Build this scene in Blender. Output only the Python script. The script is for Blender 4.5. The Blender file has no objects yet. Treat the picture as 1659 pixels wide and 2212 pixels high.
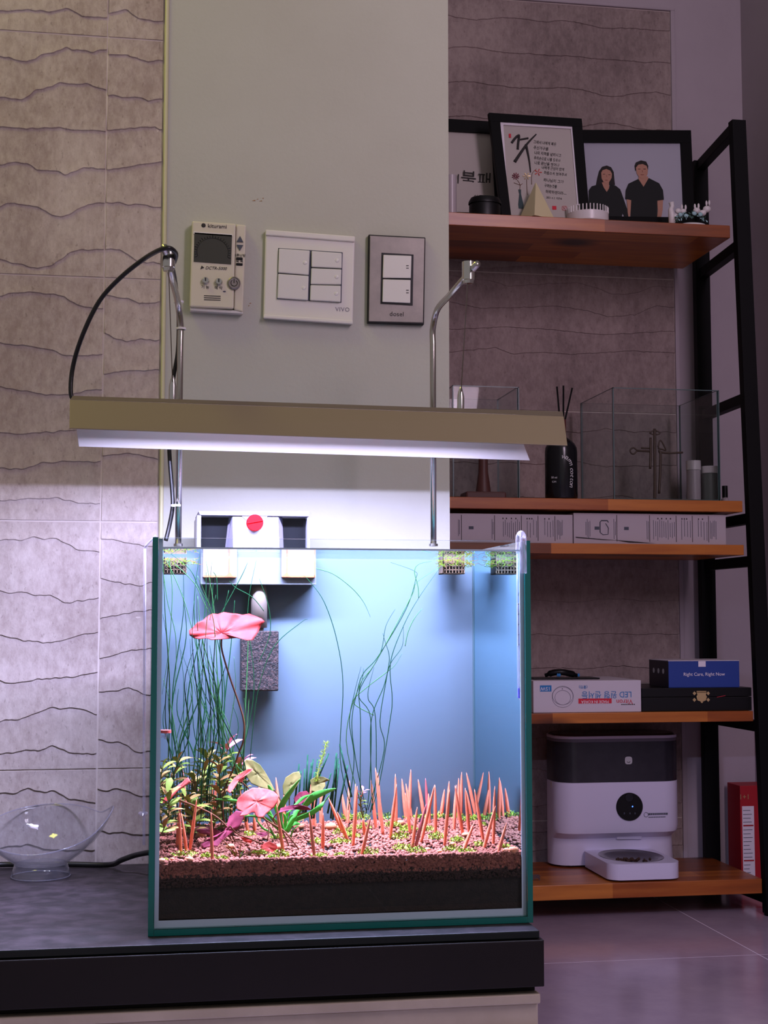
import bpy, math, random
from mathutils import Vector, Matrix, noise
R = math.radians
rnd = random.Random(7)

# ------------------------------------------------------------------ camera
S = bpy.context.scene
F_PX, YAW, PITCH, CZ = 3070.0, R(9.5), R(4.3), 0.607
cam_d = bpy.data.cameras.new('camera'); cam = bpy.data.objects.new('camera', cam_d)
S.collection.objects.link(cam); S.camera = cam
cam_d.sensor_fit = 'VERTICAL'; cam_d.sensor_height = 36; cam_d.lens = F_PX/2212*36
cam_d.clip_start = .02; cam_d.clip_end = 50
cam.location = (0, 0, CZ)
cam.rotation_euler = (R(90)+PITCH, 0, -YAW)
# ------------------------------------------------------------------ world, lights, exposure
W = bpy.data.worlds.new('world'); S.world = W; W.use_nodes = True
W.node_tree.nodes['Background'].inputs[0].default_value = (0.40, 0.36, 0.37, 1)
W.node_tree.nodes['Background'].inputs[1].default_value = 0.62
S.view_settings.view_transform = 'Standard'; S.view_settings.look = 'None'
S.view_settings.gamma = 1; S.view_settings.use_curve_mapping = False
S.view_settings.exposure = 0.0
def area(name, loc, target, sx, sy, power, color, spread=180):
    l = bpy.data.lights.new(name, 'AREA'); l.shape = 'RECTANGLE'; l.size = sx; l.size_y = sy
    l.energy = power; l.color = color; l.spread = R(spread)
    o = bpy.data.objects.new(name, l); S.collection.objects.link(o); o.location = loc
    o.rotation_euler = (Vector(target)-Vector(loc)).to_track_quat('-Z', 'Y').to_euler()
    return o
# ceiling lamp of the room, above and left of the frame, warm
area('ceiling_lamp', (-0.70, 1.42, 2.35), (-0.25, 1.87, .9), .35, .35, 5.6, (1.0, .98, .18))
# added fill light out of view, brightens the shelf side
area('shelf_fill', (1.65, .1, 2.0), (1.25, 3.0, .8), 1.2, 1.2, 30, (1.0, .77, .98), 110)
cy = S.cycles
cy.use_denoising = True; cy.max_bounces = 7; cy.diffuse_bounces = 4; cy.glossy_bounces = 4
cy.transmission_bounces = 6; cy.transparent_max_bounces = 32; cy.caustics_reflective = False
cy.caustics_refractive = False; cy.sample_clamp_indirect = 4; cy.use_adaptive_sampling = True
cy.adaptive_threshold = 0.02

# ------------------------------------------------------------------ pixel -> world
FW = Vector((math.sin(YAW)*math.cos(PITCH), math.cos(YAW)*math.cos(PITCH), math.sin(PITCH)))
RT = Vector((math.cos(YAW), -math.sin(YAW), 0)); UP = RT.cross(FW)
def ray(px, py): return FW + RT*((px-829.5)/F_PX) - UP*((py-1106)/F_PX)
def at(px, py, Y):
    d = ray(px, py); t = Y/d.y; return Vector((d.x*t, Y, CZ+d.z*t))
def atz(px, py, z):
    d = ray(px, py); t = (z-CZ)/d.z; return Vector((d.x*t, d.y*t, z))
def X(px, py, Y): return at(px, py, Y).x
def Z(px, py, Y): return at(px, py, Y).z

# ------------------------------------------------------------------ materials
def lin(c):
    return tuple(((v/255)/12.92 if v/255 <= .04045 else ((v/255+.055)/1.055)**2.4) for v in c)+(1,)
def mat(name, col, rough=.5, metal=0, alpha=None, emit=None, estr=0, spec=.5, noise_scale=None, col2=None, bump=0, bump_scale=None, detail=6, sub=0, lo=.35, hi=.65, trans=0):
    m = bpy.data.materials.new(name); m.use_nodes = True; nt = m.node_tree; b = nt.nodes['Principled BSDF']
    b.inputs['Base Color'].default_value = lin(col); b.inputs['Roughness'].default_value = rough
    b.inputs['Metallic'].default_value = metal; b.inputs['Specular IOR Level'].default_value = spec
    if trans: b.inputs['Transmission Weight'].default_value = trans
    if alpha is not None: b.inputs['Alpha'].default_value = alpha
    if emit: b.inputs['Emission Color'].default_value = lin(emit); b.inputs['Emission Strength'].default_value = estr
    if noise_scale or bump:
        tc = nt.nodes.new('ShaderNodeTexCoord')
    if noise_scale and col2:
        n = nt.nodes.new('ShaderNodeTexNoise'); n.inputs['Scale'].default_value = noise_scale; n.inputs['Detail'].default_value = detail; n.inputs['Roughness'].default_value = .65
        nt.links.new(tc.outputs['Object'], n.inputs['Vector'])
        r = nt.nodes.new('ShaderNodeValToRGB'); r.color_ramp.elements[0].position = lo; r.color_ramp.elements[1].position = hi
        r.color_ramp.elements[0].color = lin(col); r.color_ramp.elements[1].color = lin(col2)
        nt.links.new(n.outputs['Fac'], r.inputs['Fac']); nt.links.new(r.outputs['Color'], b.inputs['Base Color'])
    if bump:
        n2 = nt.nodes.new('ShaderNodeTexNoise'); n2.inputs['Scale'].default_value = bump_scale or 80; n2.inputs['Detail'].default_value = 5
        nt.links.new(tc.outputs['Object'], n2.inputs['Vector'])
        bp = nt.nodes.new('ShaderNodeBump'); bp.inputs['Strength'].default_value = bump; bp.inputs['Distance'].default_value = .002
        nt.links.new(n2.outputs['Fac'], bp.inputs['Height']); nt.links.new(bp.outputs['Normal'], b.inputs['Normal'])
    return m
def glassmat(name, tint, refl_lo=.03, mirror=None, diff=0, dcol=(255,255,255)):
    """clear sheet: tinted transparency with a reflection that grows towards grazing angles"""
    m = bpy.data.materials.new(name); m.use_nodes = True; nt = m.node_tree; nt.nodes.clear(); N = nt.nodes.new; L = nt.links.new
    out = N('ShaderNodeOutputMaterial'); tr = N('ShaderNodeBsdfTransparent'); gl = N('ShaderNodeBsdfGlossy')
    tr.inputs[0].default_value = tuple(tint)+(1,); gl.inputs['Roughness'].default_value = .02
    mx = N('ShaderNodeMixShader'); lw = N('ShaderNodeLayerWeight'); lw.inputs['Blend'].default_value = .5
    r = N('ShaderNodeValToRGB'); L(lw.outputs['Facing'], r.inputs['Fac'])
    e = r.color_ramp.elements
    if mirror:
        e[0].position, e[1].position = mirror[0], mirror[1]
        e[0].color = (refl_lo,)*3+(1,); e[1].color = (mirror[2],)*3+(1,)
        gl.inputs['Color'].default_value = tuple(mirror[3])+(1,)
    else:
        e[0].position = .55; e[0].color = (refl_lo,)*3+(1,); e[1].position = 1; e[1].color = (.7,)*3+(1,)
    L(r.outputs['Color'], mx.inputs[0]); L(tr.outputs[0], mx.inputs[1]); L(gl.outputs[0], mx.inputs[2])
    last = mx
    if diff:
        d = N('ShaderNodeBsdfDiffuse'); d.inputs[0].default_value = lin(dcol)
        m2 = N('ShaderNodeMixShader'); m2.inputs[0].default_value = diff
        L(mx.outputs[0], m2.inputs[1]); L(d.outputs[0], m2.inputs[2]); last = m2
    L(last.outputs[0], out.inputs[0]); return m

def tilemat(name, a, b, c, scale=9):
    m = bpy.data.materials.new(name); m.use_nodes = True; nt = m.node_tree; N = nt.nodes.new; L = nt.links.new
    bs = nt.nodes['Principled BSDF']; bs.inputs['Roughness'].default_value = .8; bs.inputs['Specular IOR Level'].default_value = .25
    tc = N('ShaderNodeTexCoord')
    n1 = N('ShaderNodeTexNoise'); n1.inputs['Scale'].default_value = scale; n1.inputs['Detail'].default_value = 3
    n2 = N('ShaderNodeTexNoise'); n2.inputs['Scale'].default_value = scale*11; n2.inputs['Detail'].default_value = 8; n2.inputs['Roughness'].default_value = .75
    n3 = N('ShaderNodeTexNoise'); n3.inputs['Scale'].default_value = scale*26; n3.inputs['Detail'].default_value = 3
    mp = N('ShaderNodeMapping'); mp.inputs['Scale'].default_value = (1, 1, .55)
    L(tc.outputs['Object'], mp.inputs[0])
    for n in (n1, n2, n3): L(mp.outputs[0], n.inputs['Vector'])
    ad = N('ShaderNodeMath'); ad.operation = 'MULTIPLY_ADD'; ad.inputs[1].default_value = .45
    L(n1.outputs['Fac'], ad.inputs[0]); mu = N('ShaderNodeMath'); mu.operation = 'MULTIPLY'; mu.inputs[1].default_value = .55
    L(n2.outputs['Fac'], mu.inputs[0]); L(mu.outputs[0], ad.inputs[2])
    r = N('ShaderNodeValToRGB'); e = r.color_ramp.elements; e[0].position = .38; e[0].color = lin(a); e[1].position = .62; e[1].color = lin(c)
    k = e.new(.5); k.color = lin(b); L(ad.outputs[0], r.inputs['Fac'])
    r2 = N('ShaderNodeValToRGB'); q = r2.color_ramp.elements; q[0].position = .27; q[0].color = (.45, .42, .4, 1); q[1].position = .36; q[1].color = (1, 1, 1, 1)
    L(n3.outputs['Fac'], r2.inputs['Fac'])
    mm = N('ShaderNodeMix'); mm.data_type = 'RGBA'; mm.blend_type = 'MULTIPLY'; mm.inputs['Factor'].default_value = .45
    L(r.outputs['Color'], mm.inputs[6]); L(r2.outputs['Color'], mm.inputs[7]); L(mm.outputs[2], bs.inputs['Base Color'])
    bp = N('ShaderNodeBump'); bp.inputs['Strength'].default_value = .5; bp.inputs['Distance'].default_value = .0015
    L(n2.outputs['Fac'], bp.inputs['Height']); L(bp.outputs[0], bs.inputs['Normal'])
    return m
def woodmat(name, a, b, c, edge=False):
    m = bpy.data.materials.new(name); m.use_nodes = True; nt = m.node_tree; N = nt.nodes.new; L = nt.links.new
    bs = nt.nodes['Principled BSDF']; bs.inputs['Roughness'].default_value = .33
    tc = N('ShaderNodeTexCoord'); mp = N('ShaderNodeMapping'); mp.inputs['Scale'].default_value = (1.4, 14, 14); L(tc.outputs['Object'], mp.inputs[0])
    n = N('ShaderNodeTexNoise'); n.inputs['Scale'].default_value = 4; n.inputs['Detail'].default_value = 6; L(mp.outputs[0], n.inputs['Vector'])
    m2 = N('ShaderNodeMapping'); m2.inputs['Rotation'].default_value = (R(20), 0, 0); L(tc.outputs['Object'], m2.inputs[0])
    br = N('ShaderNodeTexBrick'); br.offset = .37; br.inputs['Scale'].default_value = 1
    for k, v in (('Brick Width', .33), ('Row Height', .05), ('Mortar Size', .0)): br.inputs[k].default_value = v
    br.inputs['Color1'].default_value = (0, 0, 0, 1); br.inputs['Color2'].default_value = (1, 1, 1, 1); L(m2.outputs[0], br.inputs['Vector'])
    r = N('ShaderNodeValToRGB'); e = r.color_ramp.elements; e[0].position = .2; e[0].color = lin(a); e[1].position = .8; e[1].color = lin(c); k = e.new(.5); k.color = lin(b)
    ad = N('ShaderNodeMath'); ad.operation = 'MULTIPLY_ADD'; ad.inputs[1].default_value = .5; L(br.outputs['Color'], ad.inputs[0])
    mu = N('ShaderNodeMath'); mu.operation = 'MULTIPLY'; mu.inputs[1].default_value = .55; L(n.outputs['Fac'], mu.inputs[0]); L(mu.outputs[0], ad.inputs[2])
    L(ad.outputs[0], r.inputs['Fac']); vo = N('ShaderNodeTexVoronoi'); vo.inputs['Scale'].default_value = 1
    mp3 = N('ShaderNodeMapping'); mp3.inputs['Scale'].default_value = (4.2, 6, 9); mp3.inputs['Location'].default_value = (.35, .1, .2); L(tc.outputs['Object'], mp3.inputs[0]); L(mp3.outputs[0], vo.inputs['Vector'])
    rv = N('ShaderNodeValToRGB'); q = rv.color_ramp.elements; q[0].position = .10; q[0].color = (.10, .06, .04, 1); q[1].position = .26; q[1].color = (1, 1, 1, 1); L(vo.outputs['Distance'], rv.inputs['Fac'])
    mm = N('ShaderNodeMix'); mm.data_type = 'RGBA'; mm.blend_type = 'MULTIPLY'; mm.inputs['Factor'].default_value = 1
    L(r.outputs['Color'], mm.inputs[6]); L(rv.outputs['Color'], mm.inputs[7]); L(mm.outputs[2], bs.inputs['Base Color'])
    return m

M = {}
M['tile'] = tilemat('ripple_tile', (158,142,134), (180,166,158), (198,186,178))
M['tile2'] = tilemat('back_tile', (128,112,110), (150,133,130), (168,151,146), 7)
M['grout'] = mat('grout', (206,194,184), .9)
M['plaster'] = mat('plaster', (184,185,174), .85, noise_scale=3, col2=(178,178,167), bump=.15, bump_scale=180)
M['plaster2'] = mat('plaster_back', (176,164,172), .85, noise_scale=4, col2=(170,158,166), bump=.1, bump_scale=120)
M['caulk'] = mat('caulk', (206,204,160), .7, bump=.4, bump_scale=60)
M['floor'] = mat('floor_tile', (184,164,176), .16, noise_scale=5, col2=(162,142,158), spec=.6)
M['floorgrout'] = mat('floor_grout', (235,222,232), .6)
M['white'] = mat('white_plastic', (216,214,206), .35)
M['cream'] = mat('cream_plastic', (206,200,178), .35)
M['rocker'] = mat('white_rocker', (214,213,208), .28)
M['alu'] = mat('brushed_aluminium', (138,132,126), .42, .55, noise_scale=40, col2=(126,121,116))
M['black'] = mat('black_plastic', (9,9,11), .4, spec=.3)
M['blackmetal'] = mat('black_metal', (6,6,8), .6, spec=.15)
M['lcd'] = mat('lcd_screen', (62,62,56), .2)
M['ink'] = mat('ink', (42,38,38), .8)
M['inkblue'] = mat('ink_slate', (62,68,82), .6)
M['chrome'] = mat('chrome', (205,205,200), .16, 1)
M['steel'] = mat('stainless_steel', (186,182,174), .24, 1)
M['wire'] = mat('steel_wire', (120,112,98), .4, .7)
M['housing'] = mat('lamp_housing', (134,121,96), .5, .15)
M['housing2'] = mat('lamp_ridge', (104,92,80), .55, .1)
M['reflector'] = mat('lamp_reflector', (178,172,166), .5, 0)
M['led'] = mat('led_board', (250,250,255), .5, emit=(225,215,255), estr=10)
M['glass'] = glassmat('clear_glass', (.965,.985,.98), .03)
M['glassfront'] = glassmat('front_glass', (.97,.99,.99), .015)
M['edge'] = mat('glass_edge', (10,106,98), .15, spec=.6)
M['edgedark'] = mat('glass_edge_dark', (6,78,76), .15, spec=.6)
M['silicone'] = mat('silicone', (190,208,224), .4)
M['seamback'] = mat('silicone_back', (62,80,84), .5)
M['waterfront'] = glassmat('water_front', (.86,.95,1.0), .0)
M['waterside'] = glassmat('water_side', (.95,.99,1), .02, mirror=(.45,.72,.9,(.62,.86,.93)))
M['watertop'] = glassmat('water_top', (.98,1,1), .03, mirror=(.72,.9,.9,(.86,.93,.97)))
def film():
    m = bpy.data.materials.new('frosted_film'); m.use_nodes = True; nt = m.node_tree; nt.nodes.clear(); N = nt.nodes.new; L = nt.links.new
    out = N('ShaderNodeOutputMaterial'); d = N('ShaderNodeBsdfDiffuse'); d.inputs[0].default_value = lin((156,161,166))
    t = N('ShaderNodeBsdfTranslucent'); t.inputs[0].default_value = lin((160,178,200))
    g = N('ShaderNodeBsdfRefraction'); g.inputs['Color'].default_value = lin((180,194,212)); g.inputs['Roughness'].default_value = .38; g.inputs['IOR'].default_value = 1.12
    a = N('ShaderNodeMixShader'); a.inputs[0].default_value = .35; L(d.outputs[0], a.inputs[1]); L(t.outputs[0], a.inputs[2])
    b = N('ShaderNodeMixShader'); b.inputs[0].default_value = .36; L(a.outputs[0], b.inputs[1]); L(g.outputs[0], b.inputs[2])
    L(b.outputs[0], out.inputs[0]); return m
M['film'] = film()
M['soil'] = mat('soil_packed', (30,20,12), .9, noise_scale=220, col2=(44,31,20), bump=.6, bump_scale=500)
M['pellet'] = mat('soil_pellet', (126,64,46), .85, noise_scale=150, col2=(156,86,64), lo=.4, hi=.6)
M['pebble'] = mat('pebble', (206,120,76), .6, noise_scale=120, col2=(224,150,110))
M['stick'] = mat('pink_stick', (250,118,84), .55, spec=.2, noise_scale=90, col2=(252,138,104))
M['darkstick'] = mat('rose_stick', (176,84,84), .5)
M['lily'] = mat('lily_red', (206,64,60), .6, spec=.08, noise_scale=55, col2=(228,98,86), lo=.38, hi=.6)
M['lilytop'] = mat('lily_red_top', (128,24,22), .6, spec=.08, noise_scale=55, col2=(150,40,38), lo=.38, hi=.6)  # upper leaf only: red darkened to make up for the close lamp
M['lilyp'] = mat('lily_plum', (96,30,46), .6, spec=.08, noise_scale=60, col2=(140,52,70))
M['lilystem'] = mat('lily_stem', (112,70,50), .7, spec=.05)
M['olive'] = mat('leaf_olive', (88,84,42), .6, spec=.08, noise_scale=60, col2=(120,104,60))
M['leaf'] = mat('leaf_sage', (92,118,36), .6, spec=.08, noise_scale=50, col2=(140,146,62))
M['leaf2'] = mat('leaf_tan', (146,120,60), .6, spec=.08, noise_scale=50, col2=(172,120,76))
M['green'] = mat('leaf_bright', (70,170,60), .6, spec=.08, noise_scale=40, col2=(110,200,90))
M['blade'] = mat('grass_blade', (20,62,34), .7, spec=.03)
M['blade2'] = mat('grass_blade_pale', (52,92,50), .7, spec=.03)
M['rush'] = mat('rush_stub', (18,46,34), .7, spec=.03, noise_scale=150, col2=(40,84,60))
M['pinkleaf'] = mat('leaf_pink', (226,110,138), .5)
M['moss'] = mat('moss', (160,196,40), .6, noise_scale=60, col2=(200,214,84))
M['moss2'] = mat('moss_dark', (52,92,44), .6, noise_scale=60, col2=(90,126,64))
M['mossd'] = mat('moss_dimmed', (84,108,20), .7, spec=.05)  # basket moss, colour darkened to offset the strong lamp light
M['rootd'] = mat('root_brown', (96,72,40), .7, spec=.05)  # basket roots, darkened in the same way against the lamp
M['root'] = mat('root', (176,164,120), .6)
M['red'] = mat('red_plastic', (200,6,16), .5, spec=.1)
M['basket'] = mat('dark_basket', (60,54,44), .6, noise_scale=200, col2=(112,80,50))
M['sponge'] = mat('sponge', (14,9,9), .95, noise_scale=320, col2=(66,46,43), bump=1, bump_scale=500, lo=.45, hi=.62)
M['filterw'] = mat('filter_white', (150,150,160), .4)
M['filterl'] = mat('filter_lid', (116,112,128), .45)
M['filterbody'] = mat('filter_body', (46,66,72), .3)
M['smoke'] = mat('smoked_plastic', (16,18,22), .2)
M['cloudy'] = mat('cloudy_plastic', (112,98,88), .4, noise_scale=30, col2=(126,110,98))
M['cabletop'] = mat('cable_black', (12,12,12), .4)
M['zip'] = mat('zip_tie', (225,222,222), .5)
M['top'] = mat('cabinet_top', (24,18,22), .55, noise_scale=45, col2=(56,46,52), lo=.42, hi=.68, bump=.25, bump_scale=120, detail=9)
M['topglass'] = mat('top_edge_glass', (6,18,20), .12)
M['apron'] = mat('apron', (17,12,12), .5, spec=.3, noise_scale=10, col2=(22,16,15))
M['drawer'] = mat('drawer_front', (196,184,164), .45, .1, noise_scale=12, col2=(180,168,148))
M['wood'] = woodmat('acacia', (92,44,14), (154,78,26), (200,122,48))
M['paper'] = mat('paper', (186,178,172), .8)
M['paperw'] = mat('mat_white', (232,224,232), .6)
M['skin'] = mat('print_skin', (176,128,108), .7)
M['printbg'] = mat('print_backdrop', (168,166,180), .7)
M['hair'] = mat('print_hair', (30,24,24), .8)
M['shirt'] = mat('print_shirt', (16,18,20), .8)
M['lips'] = mat('print_lips', (140,72,68), .8)
M['beige'] = mat('beige_ceramic', (216,204,160), .6)
M['ceramic'] = mat('white_ceramic', (226,220,220), .3)
M['candle'] = mat('candle_glass', (186,176,180), .3)
M['wreath'] = mat('wreath', (52,86,70), .7)
M['petal'] = mat('pale_blue_petal', (160,198,204), .6)
M['amber'] = mat('pedestal_wood', (96,52,46), .5)
M['dglass'] = glassmat('tank_glass', (.93,.95,.95), .008, mirror=(.55,1,.35,(1,1,1)))
M['dedge'] = mat('tank_edge', (70,92,92), .3)
M['bronze'] = mat('bronze', (88,72,62), .5, .4)
M['labelw'] = mat('label_white', (200,200,200), .6)
M['boxw'] = mat('carton_white', (206,198,206), .7)
M['boxg'] = mat('carton_grey_white', (182,172,180), .7)
M['boxedge'] = mat('carton_shade', (150,138,134), .8)
M['pblue'] = mat('print_blue', (40,120,180), .7)
M['pred'] = mat('print_red', (206,40,60), .7)
M['bluebox'] = mat('blue_carton', (24,58,140), .5)
M['navy'] = mat('navy_carton', (12,14,34), .5)
M['brass'] = mat('brass', (214,186,132), .35, .6)
M['feedw'] = mat('feeder_white', (218,214,236), .32)
M['feedd'] = mat('feeder_dark', (38,36,42), .25, noise_scale=30, col2=(46,44,50))
M['feedtop'] = mat('feeder_lid', (60,46,44), .2)
M['kibble'] = mat('kibble', (62,38,26), .8)
M['bluelight'] = mat('blue_light', (60,110,255), .5, emit=(70,120,255), estr=3)
M['redbox'] = mat('red_carton', (170,22,36), .5)
M['acrylic'] = glassmat('clear_acrylic', (.955,.96,.975), .04, diff=.022, dcol=(225,225,240))
M['tube'] = glassmat('clear_tube', (.85,.86,.9), .12, diff=.12, dcol=(220,215,235))
M['thermo'] = glassmat('thermo_glass', (.93,.93,.97), .06, diff=.18, dcol=(240,235,250))
M['milk'] = mat('thermo_milk', (240,236,246), .4)
M['blueliq'] = mat('blue_liquid', (20,20,180), .3)

# ------------------------------------------------------------------ mesh builder
def tagp(o, label=None, cat=None, group=None, kind=None):
    for k, v in (('label', label), ('category', cat), ('group', group), ('kind', kind)):
        if v: o[k] = v
    return o
def worldloc(o):
    v = Vector((0, 0, 0))
    while o: v = v+o.location; o = o.parent
    return v
def thing(name, loc, label, cat, group=None):
    o = bpy.data.objects.new(name, None); S.collection.objects.link(o); o.location = loc; o.empty_display_size = .02
    return tagp(o, label, cat, group)
class MB:
    def __init__(s): s.v = []; s.f = []; s.m = []; s.cur = 0
    def mi(s, i): s.cur = i; return s
    def poly(s, pts):
        b = len(s.v); s.v += [Vector(p) for p in pts]; s.f.append(tuple(range(b, b+len(pts)))); s.m.append(s.cur); return s
    def grid(s, rows, close=False):
        b = len(s.v); n = len(rows[0])
        for r in rows: s.v += [Vector(p) for p in r]
        for i in range(len(rows)-1):
            for j in range(n if close else n-1):
                k = (j+1) % n
                s.f.append((b+i*n+j, b+i*n+k, b+(i+1)*n+k, b+(i+1)*n+j)); s.m.append(s.cur)
        return s
    def box(s, x0, x1, y0, y1, z0, z1, mats=None):
        return s.hexa([(x0,y0,z0),(x1,y0,z0),(x1,y0,z1),(x0,y0,z1)], [(x0,y1,z0),(x1,y1,z0),(x1,y1,z1),(x0,y1,z1)], mats)
    def hexa(s, a, b_, mats=None):
        # a: four front corners (bl br tr tl), b_: same at the back. mats: front,back,bottom,right,top,left
        b = len(s.v); s.v += [Vector(p) for p in list(a)+list(b_)]
        fs = [(0,1,2,3),(5,4,7,6),(4,5,1,0),(1,5,6,2),(3,2,6,7),(4,0,3,7)]
        for i, f in enumerate(fs): s.f.append(tuple(b+k for k in f)); s.m.append(mats[i] if mats else s.cur)
        return s
    def prism(s, pts, vec):
        n = len(pts); b = len(s.v); vec = Vector(vec); s.v += [Vector(p) for p in pts]+[Vector(p)+vec for p in pts]
        s.f.append(tuple(b+i for i in range(n))); s.m.append(s.cur)
        s.f.append(tuple(b+n+i for i in reversed(range(n)))); s.m.append(s.cur)
        for i in range(n):
            j = (i+1) % n; s.f.append((b+j, b+i, b+n+i, b+n+j)); s.m.append(s.cur)
        return s
    def tube(s, pts, r, n=8, cap=True):
        pts = [Vector(p) for p in pts]; m = len(pts); rs = r if isinstance(r, (list, tuple)) else [r]*m
        rows = []; up = None
        for i, p in enumerate(pts):
            t = (pts[min(i+1, m-1)]-pts[max(i-1, 0)])
            t = t.normalized() if t.length > 1e-9 else Vector((0, 0, 1))
            if up is None: up = Vector((0, 1, 0)) if abs(t.y) < .9 else Vector((1, 0, 0))
            a = (up-t*up.dot(t)).normalized(); c = t.cross(a); up = a
            rows.append([p+(a*math.cos(2*math.pi*k/n)+c*math.sin(2*math.pi*k/n))*rs[i] for k in range(n)])
        b = len(s.v); s.grid(rows, True)
        if cap:
            s.f.append(tuple(b+k for k in reversed(range(n)))); s.m.append(s.cur)
            e = b+(m-1)*n; s.f.append(tuple(e+k for k in range(n))); s.m.append(s.cur)
        return s
    def lathe(s, prof, c, n=32, sx=1, sy=1, axis='z'):
        rows = []
        for r, h in prof:
            row = []
            for k in range(n):
                a = 2*math.pi*k/n; u, w = r*math.cos(a)*sx, r*math.sin(a)*sy
                d = (u, w, h) if axis == 'z' else ((u, -h, w) if axis == 'y' else (h, u, w))
                row.append(Vector(c)+Vector(d))
            rows.append(row)
        return s.grid(rows, True)
    def ball(s, c, r, n=8, sx=1, sy=1, sz=1, jit=0):
        c = Vector(c); rows = []
        for i in range(n//2+1):
            th = math.pi*i/(n//2); rr = []
            for k in range(n):
                a = 2*math.pi*k/n; q = 1+jit*rnd.uniform(-1, 1)
                rr.append(c+Vector((math.sin(th)*math.cos(a)*sx, math.sin(th)*math.sin(a)*sy, math.cos(th)*sz))*r*q)
            rows.append(rr)
        return s.grid(rows, True)
    def build(s, name, mats, parent=None, smooth=False, bevel=0, label=None, loc=None, kind=None, solid=0, segs=2):
        if not isinstance(mats, (list, tuple)): mats = [mats]
        if loc is not None: off = Vector(loc)
        elif parent is not None: off = Vector((0, 0, 0))
        else:
            xs = [v.x for v in s.v]; ys = [v.y for v in s.v]; zs = [v.z for v in s.v]
            off = Vector(((min(xs)+max(xs))/2, (min(ys)+max(ys))/2, min(zs)))
        base = worldloc(parent) if parent else Vector((0, 0, 0))
        o_off = off if parent is None else Vector((0, 0, 0))
        me = bpy.data.meshes.new(name)
        me.from_pydata([tuple(v-base-o_off) for v in s.v], [], s.f)
        for m in mats: me.materials.append(M[m] if isinstance(m, str) else m)
        me.polygons.foreach_set('material_index', s.m)
        if smooth: me.polygons.foreach_set('use_smooth', [True]*len(me.polygons))
        me.update()
        import bmesh
        bm = bmesh.new(); bm.from_mesh(me); bmesh.ops.recalc_face_normals(bm, faces=bm.faces)
        if smooth == 'auto':
            for e in bm.edges:
                if len(e.link_faces) == 2 and e.calc_face_angle(0) > R(35): e.smooth = False
        bm.to_mesh(me); bm.free()
        o = bpy.data.objects.new(name, me); S.collection.objects.link(o); o.location = o_off
        if parent: o.parent = parent
        if bevel:
            b = o.modifiers.new('bevel', 'BEVEL'); b.width = bevel; b.segments = segs; b.limit_method = 'ANGLE'; b.angle_limit = R(40)
        if solid:
            b = o.modifiers.new('solid', 'SOLIDIFY'); b.thickness = solid; b.offset = 0
        if label: o['label'] = label
        if kind: o['kind'] = kind
        return o
def text(body, loc, size, m, parent, align='CENTER', rot=0, name='lettering', ex=.00015, spacing=1, shear=0, tilt=(0,0)):
    c = bpy.data.curves.new(name, 'FONT'); c.body = body; c.size = size; c.extrude = ex; c.align_x = align; c.align_y = 'CENTER'
    c.space_character = spacing; c.shear = shear; c.resolution_u = 3; c.materials.append(M[m])
    tmp = bpy.data.objects.new(name, c); S.collection.objects.link(tmp); bpy.context.view_layer.update()
    me = bpy.data.meshes.new_from_object(tmp.evaluated_get(bpy.context.evaluated_depsgraph_get())); bpy.data.objects.remove(tmp); bpy.data.curves.remove(c); me.name = name
    o = bpy.data.objects.new(name, me); S.collection.objects.link(o)
    mt = Matrix.Rotation(R(90)+tilt[0], 4, 'X')
    o.rotation_euler = (Matrix.Rotation(tilt[1], 4, 'Z') @ mt @ Matrix.Rotation(rot, 4, 'Z')).to_euler()
    o.location = Vector(loc)-worldloc(parent); o.parent = parent
    return o
def smooth_path(pts, k=6):
    pts = [Vector(p) for p in pts]
    if len(pts) < 3: return pts
    out = []; P = [pts[0]]+pts+[pts[-1]]
    for i in range(1, len(P)-2):
        for j in range(k):
            t = j/k; a, b, c, d = P[i-1], P[i], P[i+1], P[i+2]
            out.append(.5*((2*b)+(-a+c)*t+(2*a-5*b+4*c-d)*t*t+(-a+3*b-3*c+d)*t**3))
    return out+[pts[-1]]
ORD = ['first','second','third','fourth','fifth','sixth','seventh','eighth','ninth','tenth','eleventh','twelfth','thirteenth','fourteenth','fifteenth','sixteenth','seventeenth','eighteenth','nineteenth']
def ordinal(i):
    if i < 19: return ORD[i]
    t, u = divmod(i+1, 10); tens = {2:'twent',3:'thirt',4:'fort',5:'fift',6:'sixt',7:'sevent'}[t]
    return tens+'ieth' if u == 0 else tens+'y-'+ORD[u-1]

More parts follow.
